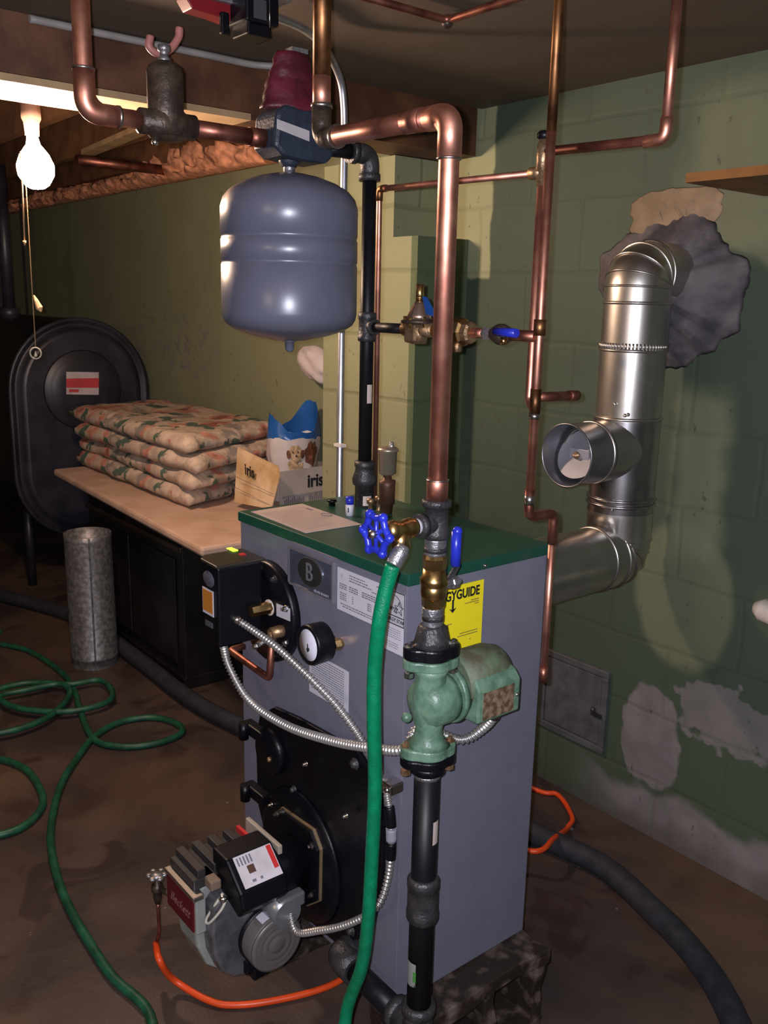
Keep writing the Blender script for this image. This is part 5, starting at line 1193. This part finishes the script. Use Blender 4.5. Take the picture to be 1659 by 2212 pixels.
# pipes on the ceiling
zc_ = CZ-0.016
a1_, a2_, a3_ = at(966, 44, Z=zc_), V((at(966, 44, Z=zc_).x, 0.9, zc_)), V((-0.9, at(966, 44, Z=zc_).y, zc_))
t = thing('ceiling_copper_pipe', 'dull copper pipe turning a corner flat against the ceiling', 'pipe', a1_)
MB().tube(fillet([a2_, a1_, a3_], 0.02, 5), 0.0078, 14).build('tube', copper_dark, t)
MB().sphere(a1_, 0.0125, 12).build('corner_fitting', solder, t)
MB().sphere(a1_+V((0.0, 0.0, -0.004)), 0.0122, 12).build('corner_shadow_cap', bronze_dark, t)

# ------------------------------------------------------------------ table corner
TZ = 0.73
tb_ = thing('work_table', 'peach topped table slab resting on the dark cabinet', 'table', (-3.3, 1.7, TZ-0.03))
ft = [at(115, 1013, Z=TZ), at(435, 1184, Z=TZ)]
mb = MB().prism([V((ft[0].x, ft[0].y, TZ-0.032)), V((ft[1].x, ft[1].y, TZ-0.032)), V((ft[1].x+0.02, 1.88, TZ-0.032)), V((-2.69, 1.88, TZ-0.032)), V((-2.69, WY-0.01, TZ-0.032)), V((ft[0].x, WY-0.01, TZ-0.032))], (0, 0, 0.032))
mb.build('table_top', tabletop_m, tb_, bevel=0.010)
cb = thing('dark_cabinet', 'black wooden cabinet standing under the peach table top', 'cabinet', (-3.5, 1.7, 0))
MB().box((-3.98, 1.488, 0.02), (-3.043, 2.05, TZ-0.033), bev=0.004).build('body', darkfurn, cb)
MB().box((-3.99, 1.476, 0.555), (-3.036, 1.488, 0.578), bev=0.004).build('front_moulding', darkfurn2, cb)
MB().box((-3.99, 1.476, 0.0), (-3.03, 2.06, 0.05), bev=0.003).build('plinth', darkfurn, cb)
MB().box((-3.92, 1.480, 0.09), (-3.53, 1.488, 0.52), bev=0.003).build('door', darkfurn, cb)
MB().box((-3.50, 1.480, 0.09), (-3.10, 1.488, 0.52), bev=0.003).build('door', darkfurn, cb)
def cushion(q, z0, z1, seed, label):
    """q: four corners (near, left, back, right)"""
    n_ = 26; mb = MB(); top_, bot_ = [], []
    for i in range(n_+1):
        u_ = i/n_; rt_, rb_ = [], []
        for j in range(n_+1):
            v_ = j/n_
            p_ = q[0]*(1-u_)*(1-v_)+q[1]*u_*(1-v_)+q[2]*u_*v_+q[3]*(1-u_)*v_
            ed = min(u_, 1-u_, (v_)*0.6, (1-v_)*0.6)
            k_ = min(1, ed/0.045); k_ = math.sqrt(max(0, 1-(1-k_)**2))
            w_ = 0.010*mnoise.noise(V((u_*5+seed, v_*5, seed)))+0.006*mnoise.noise(V((u_*14, v_*14+seed, 1)))
            zm = (z0+z1)/2; hh = (z1-z0)/2
            dx = 0.018*mnoise.noise(V((u_*9, v_*9, seed+4)))
            tuft = 0.010*abs(math.sin(v_*PI*3))+0.004
            rt_.append(V((p_.x+dx, p_.y+dx, zm+hh*(0.35+0.65*k_)+w_*k_+tuft*0.5*k_)))
            rb_.append(V((p_.x+dx, p_.y+dx, max(z0, zm-hh*(0.35+0.65*k_)+w_*0.3))))
        top_.append(rt_); bot_.append(rb_)
    T = [[mb.bm.verts.new(p) for p in r_] for r_ in top_]; Bm = [[mb.bm.verts.new(p) for p in r_] for r_ in bot_]
    for i in range(n_):
        for j in range(n_):
            mb.bm.faces.new((T[i][j], T[i+1][j], T[i+1][j+1], T[i][j+1])).smooth = True
            mb.bm.faces.new((Bm[i][j], Bm[i][j+1], Bm[i+1][j+1], Bm[i+1][j])).smooth = True
    for i in range(n_):
        for (A_, B_) in (((i, 0), (i+1, 0)), ((i, n_), (i+1, n_)), ((0, i), (0, i+1)), ((n_, i), (n_, i+1))):
            mb.bm.faces.new((T[A_[0]][A_[1]], T[B_[0]][B_[1]], Bm[B_[0]][B_[1]], Bm[A_[0]][A_[1]])).smooth = True
    o_ = mb.build('floral_cushion', floral_m, loc=(q[0].x, q[0].y, z0)); tag(o_, label, 'cushion', 'floral cushions stacked on the table')
labs = ['floral print cushion at the bottom of the stack, lying on the peach table', 'floral print cushion second from the bottom of the stack', 'floral print cushion just under the top one of the stack', 'floral print cushion on top of the stack']
offs = [((418, 1085), (165, 985), (0.0, 0.0)), ((432, 1045), (150, 955), 0), ((440, 1010), (155, 918), 0), ((435, 958), (148, 868), 0)]
for k in range(4):
    z0 = TZ+0.003+0.066*k; z1 = z0+0.064; zm = (z0+z1)/2
    near_ = at(offs[k][0][0], offs[k][0][1]+8, Y=1.50); n1 = V((near_.x, 1.50, 0))
    n1 = V((-2.98+(0.0, 0.04, 0.05, 0.0)[k], 1.49, 0)); l1_ = V((-4.10-(0.0, 0.05, 0.0, 0.10)[k], 1.49+(0, 0.02, 0.0, 0.01)[k], 0))
    cushion([n1, l1_, V((l1_.x-0.08, 2.02, 0)), V((n1.x-0.24, 2.04, 0))], z0, z1, k*3.7+1, labs[k])

# cardboard box with dog food bag
bz0 = TZ+0.001
n_ = at(605, 1098, Z=bz0); l_ = at(520, 1075, Z=bz0); dr_ = (at(696, 1066, Z=bz0)-n_); dr_.z = 0
dl_ = (l_-n_); dl_.z = 0; dr_ = V((0.05, 0.245, 0)) if False else V((-0.02, 0.27, 0)); 
bh = 0.140
cbx = thing('cardboard_box', 'open cream cardboard box standing beside the floral cushions', 'box', n_)
P0, P1, P2_, P3_ = n_, n_+V((-0.20, -0.02, 0)), n_+V((-0.22, 0.25, 0)), n_+dr_
def wallq(a_, b_, h, m, nm, tilt=V((0, 0, 0)), th=0.004):
    d = (b_-a_).normalized().cross(V((0, 0, 1)))*th
    mb = MB(); A_, B_ = V(a_), V(b_)
    pts_ = [A_, B_, B_+V((0, 0, h))+tilt, A_+V((0, 0, h))+tilt]
    vs0 = [mb.bm.verts.new(p) for p in pts_]; vs1 = [mb.bm.verts.new(p-d) for p in pts_]
    mb.bm.faces.new(vs0); mb.bm.faces.new(list(reversed(vs1)))
    for i in range(4): mb.bm.faces.new((vs0[i], vs1[i], vs1[(i+1) % 4], vs0[(i+1) % 4]))
    return mb.build(nm, m, cbx)
MB().prism([P0, P1, P2_, P3_], (0, 0, 0.004)).build('bottom_panel', cardboard, cbx)
sd_ = wallq(P0, P3_, bh, cardwhite, 'side_panel')
wallq(P3_, P2_, bh, cardboard, 'back_panel'); wallq(P2_, P1, bh, cardboard, 'left_panel')
fp = [at(506, 1085, Y=1.66), at(585, 1100, Y=1.66), at(603, 1030, Y=1.70), at(600, 1008, Y=1.72), at(513, 966, Y=1.70)]
fpn = MB().prism([V((p.x, p.y, max(p.z, bz0+0.002))) for p in fp], (0, 0.005, 0)).build('front_flap', cardstain, cbx)
eu = (P3_-P0).normalized()
text('iris', 0.070, inkblack, sd_, P0+eu*0.170+V((0.0018, 0, bh*0.62)), (tuple(eu), (0, 0, 1)), squash=0.95, bold=0.03)
mb = MB()
for hz_ in (0.30, 0.27): mb.tube([P0+eu*0.01+V((0.002, 0, bh*hz_)), P3_-eu*0.01+V((0.002, 0, bh*hz_))], 0.0009, 4)
for k in range(24):
    if k in (11, 12): continue
    mb.box((P0+eu*(0.02+0.009*k)).to_tuple()[:2]+(bz0+0.010,), ((P0+eu*(0.02+0.009*k)).x+0.0015, (P0+eu*(0.02+0.009*k)).y+0.004, bz0+0.028+0.004*(k % 3)))
mb.build('box_print', ink, sd_)
c0 = at(542, 1018, Y=1.68); ex_ = (fp[1]-fp[0]).normalized(); e2_ = (at(600, 1008, Y=1.72)-at(513, 966, Y=1.70)).normalized()
text('iris', 0.058, inkblack, fpn, V((c0.x, c0.y-0.006, c0.z)), (tuple(V((e2_.x, 0.03, e2_.z+0.05)).normalized()), (0, -0.05, 1)), squash=0.95, bold=0.03)
mb = MB()
for (xa, ya, xb, yb) in ((511, 1030, 592, 1068), (507, 1052, 585, 1092)):
    mb.tube([at(xa, ya, Y=1.657)+V((0, -0.001, 0)), at(xb, yb, Y=1.665)+V((0, -0.001, 0))], 0.0009, 4)
mb.build('flap_print', ink, fpn)

# dog food bag standing in the box
bc_ = n_+V((-0.115, 0.135, 0)); bg = thing('pet_food_bag', 'crumpled white and blue pet food bag with a puppy picture in the box', 'bag', (bc_.x, bc_.y, bz0+0.005))
def bagr(h, k, n=48):
    a_ = 2*PI*k/n
    rx = 0.080*(1+0.22*max(0, h-0.5))+0.014*mnoise.noise(V((math.cos(a_)*2, math.sin(a_)*2, h*5)))
    ry = 0.098*(1+0.25*max(0, h-0.5))+0.014*mnoise.noise(V((math.cos(a_)*2+5, math.sin(a_)*2, h*5)))
    zz_ = bz0+0.006+0.245*h+(0.012*mnoise.noise(V((math.cos(a_)*3, math.sin(a_)*3, 9))) if h > 0.9 else 0)
    return V((bc_.x+rx*math.cos(a_), bc_.y+ry*math.sin(a_), zz_))
body = MB(); body.rings([[bagr(h, k) for k in range(48)] for h in (0, .1, .25, .4, .55, .7, .85, 1.0)], False)
bb = body.build('bag_body', bagwhite, bg)
up = MB(); rr2 = []
for h in (1.0, 1.06, 1.14, 1.22):
    ring = []
    for k in range(48):
        p_ = bagr(1.0, k); a_ = 2*PI*k/48; t_ = (h-1.0)/0.22
        peak = max(0, math.cos(a_-math.radians(100)))**2*1.3+max(0, math.cos(a_-math.radians(250)))**2*0.9
        c2_ = V((bc_.x, bc_.y, p_.z)); q_ = c2_+(p_-c2_)*(1-0.10*t_+0.05*mnoise.noise(V((a_*2, h*6, 2))))
        q_.z += t_*(0.022+0.085*peak); ring.append(q_)
    rr2.append(ring)
up.rings(rr2, False); up.build('bag_blue_top', bagblue, bg)
# puppy print on the +X side of the bag
def onbag(u_, h, lift=0.002):
    k = u_; p_ = bagr(h, 0); 
    a_ = math.radians(u_); q_ = bagr(h, a_/(2*PI)*48); d = V((q_.x-bc_.x, q_.y-bc_.y, 0)).normalized(); return q_+d*lift
def spot(u0, h0, ru, rh, m, nm, par, lift=0.002, n=20):
    mb = MB(); cvt = mb.bm.verts.new(onbag(u0, h0, lift)); vv = []
    for k in range(n):
        a_ = 2*PI*k/n; w_ = 1+0.12*math.sin(7*a_)
        vv.append(mb.bm.verts.new(onbag(u0+ru*w_*math.cos(a_), h0+rh*w_*math.sin(a_), lift)))
    for k in range(n): mb.bm.faces.new((cvt, vv[k], vv[(k+1) % n]))
    return mb.build(nm, m, par)
pup = spot(-22, 0.60, 17, 0.11, dogfur, 'puppy_body_print', bb)
spot(-22, 0.78, 16, 0.12, dogfur, 'puppy_head_print', pup, 0.004)
spot(-38, 0.76, 5, 0.07, dogfur2, 'puppy_ear_print', pup, 0.005); spot(-7, 0.76, 5, 0.07, dogfur2, 'puppy_ear_print', pup, 0.005)
for u_ in (-28, -17): spot(u_, 0.80, 1.6, 0.016, inkblack, 'puppy_eye_print', pup, 0.006, 10)
spot(-22, 0.74, 2.4, 0.018, inkblack, 'puppy_nose_print', pup, 0.006, 10)
spot(18, 0.76, 20, 0.20, dogfur2, 'brown_dog_print', bb, 0.003)

# crumpled white bag hanging by the pier
wc_ = at(682, 785, Y=2.03); mb = MB()
bmesh.ops.create_icosphere(mb.bm, subdivisions=4, radius=1, matrix=Matrix.Translation(wc_) @ Matrix.Diagonal((0.10, 0.045, 0.07, 1)))
for v in mb.bm.verts:
    d = (v.co-wc_); v.co += d.normalized()*0.016*mnoise.noise(v.co*20); v.co.x += (v.co.z-wc_.z)*-0.55
for f in mb.bm.faces: f.smooth = True
o = mb.build('white_bundle', mat('bundle_white', (0.45, 0.40, 0.38), 0.6, 0, 0.3, 14, col2=(0.55, 0.48, 0.48), bump=0.5, bscale=30, lo=0.30, hi=0.45), loc=wc_); tag(o, 'crumpled white bundle stuck between the wall and the left edge of the pier', 'bundle')

# ------------------------------------------------------------------ oil tank
OX = -4.56; oc_y, hw = 1.70, 0.352; ztop_, zbot = 1.385, 0.27
ot = thing('oil_storage_tank', 'large black oil tank with a domed round-ended face in the far corner', 'tank', (OX-0.7, oc_y, 0))
def obr(s, x, g=0.0):
    n_ = 24; out = []; r_ = hw*s-g; zc1, zc2 = ztop_-hw, zbot+hw
    for k in range(n_+1):
        a_ = PI*k/n_; out.append(V((x, oc_y+r_*math.cos(a_), zc1+r_*math.sin(a_))))
    for k in range(n_+1):
        a_ = PI+PI*k/n_; out.append(V((x, oc_y+r_*math.cos(a_), zc2+r_*math.sin(a_))))
    return out
mb = MB(); mb.rings([obr(0.96, OX-1.45), obr(1, OX-1.42), obr(1, OX-0.01), obr(1.02, OX-0.008), obr(1.02, OX+0.008), obr(0.97, OX+0.010), obr(0.94, OX-0.012), obr(0.90, OX-0.012), obr(0.86, OX+0.022), obr(0.80, OX+0.030)], True)
mb.build('tank_shell', oiltank_m, ot)
hc = V((OX+0.030, oc_y, ztop_-hw))
MB().lathe(hc, (1, 0, 0), [(0, 0.20), (0.006, 0.195), (0.006, 0.165), (0.012, 0.155), (0.014, 0.10), (0.012, 0.0)], 48).build('pressed_rings', oiltank_m, ot)
for (y, x) in ((oc_y-0.26, OX-0.15), (oc_y+0.26, OX-0.15), (oc_y-0.26, OX-1.25), (oc_y+0.26, OX-1.25)):
    MB().cyl((x, y, 0), (x, y, 0.50), 0.022, n=14).build('leg', oiltank_m, ot)
lb_ = [at(143, 803, X=OX+0.046), at(213, 804, X=OX+0.046), at(213, 853, X=OX+0.046), at(143, 852, X=OX+0.046)]
lo = MB().prism(lb_, (0.002, 0, 0)).build('warning_label', mat('label_tank_white', (0.50, 0.42, 0.44), 0.5), ot)
e1_, e2_ = lb_[1]-lb_[0], lb_[3]-lb_[0]
MB().prism([lb_[0]+e2_*0.30+V((0.0025, 0, 0)), lb_[1]+e2_*0.26+V((0.0025, 0, 0)), lb_[1]+e2_*0.70+V((0.0025, 0, 0)), lb_[0]+e2_*0.70+V((0.0025, 0, 0))], (0.001, 0, 0)).build('red_field', mat('label_red_field', (0.50, 0.05, 0.06), 0.5), lo)
MB().prism([lb_[0]+e1_*0.08+e2_*0.77+V((0.0025, 0, 0)), lb_[0]+e1_*0.38+e2_*0.77+V((0.0025, 0, 0)), lb_[0]+e1_*0.38+e2_*0.9+V((0.0025, 0, 0)), lb_[0]+e1_*0.08+e2_*0.9+V((0.0025, 0, 0))], (0.001, 0, 0)).build('red_mark', mat('label_red_field', (0.50, 0.05, 0.06)), lo)
c = at(20, 670, X=-4.9)
MB().cyl((c.x, c.y, ztop_-0.02), (c.x, c.y, 2.12), 0.030, n=16).lathe((c.x, c.y, ztop_-0.01), (0, 0, 1), [(0, 0.05), (0.05, 0.05), (0.06, 0.03)], 16).build('vent_pipe', oiltank_m, ot)
c = at(95, 560, X=-6.35)
o = MB().box((c.x-0.03, c.y-0.13, 0), (c.x+0.03, min(c.y+0.13, 2.03), 2.11)).build('wooden_post', mat('post_grey_brown', (0.085, 0.07, 0.065), 0.7), loc=(c.x, c.y, 0)); tag(o, 'dull grey-brown upright board behind the black oil tank', 'post')

# galvanized duct standing on the floor
dc = at(206, 1430, Z=0.0)
dt = thing('duct_section', 'short galvanized duct standing upright on the floor left of the cabinet', 'duct', (dc.x, dc.y, 0))
mb = MB(); n_ = 40; ro, ri = 0.093, 0.091
tilt = lambda z: V((-0.02*z, 0.0, 0))
prf = [(0.0, ro), (0.035, ro), (0.037, ro+0.003), (0.042, ro), (0.535, ro), (0.560, ro+0.001), (0.560, ri), (0.45, ri), (0.02, ri)]
rs_ = []
for z_, r_ in prf:
    rs_.append([V((dc.x+r_*math.cos(2*PI*k/n_), dc.y+r_*math.sin(2*PI*k/n_), z_))+tilt(z_) for k in range(n_)])
mb.rings(rs_, False).build('duct_shell', galvduct, dt)
aa = math.radians(-20); sx_, sy_ = dc.x+ro*math.cos(aa), dc.y+ro*math.sin(aa)
MB().box((sx_-0.002, sy_-0.003, 0.0), (sx_+0.003, sy_+0.003, 0.558)).build('seam', galvduct, dt)
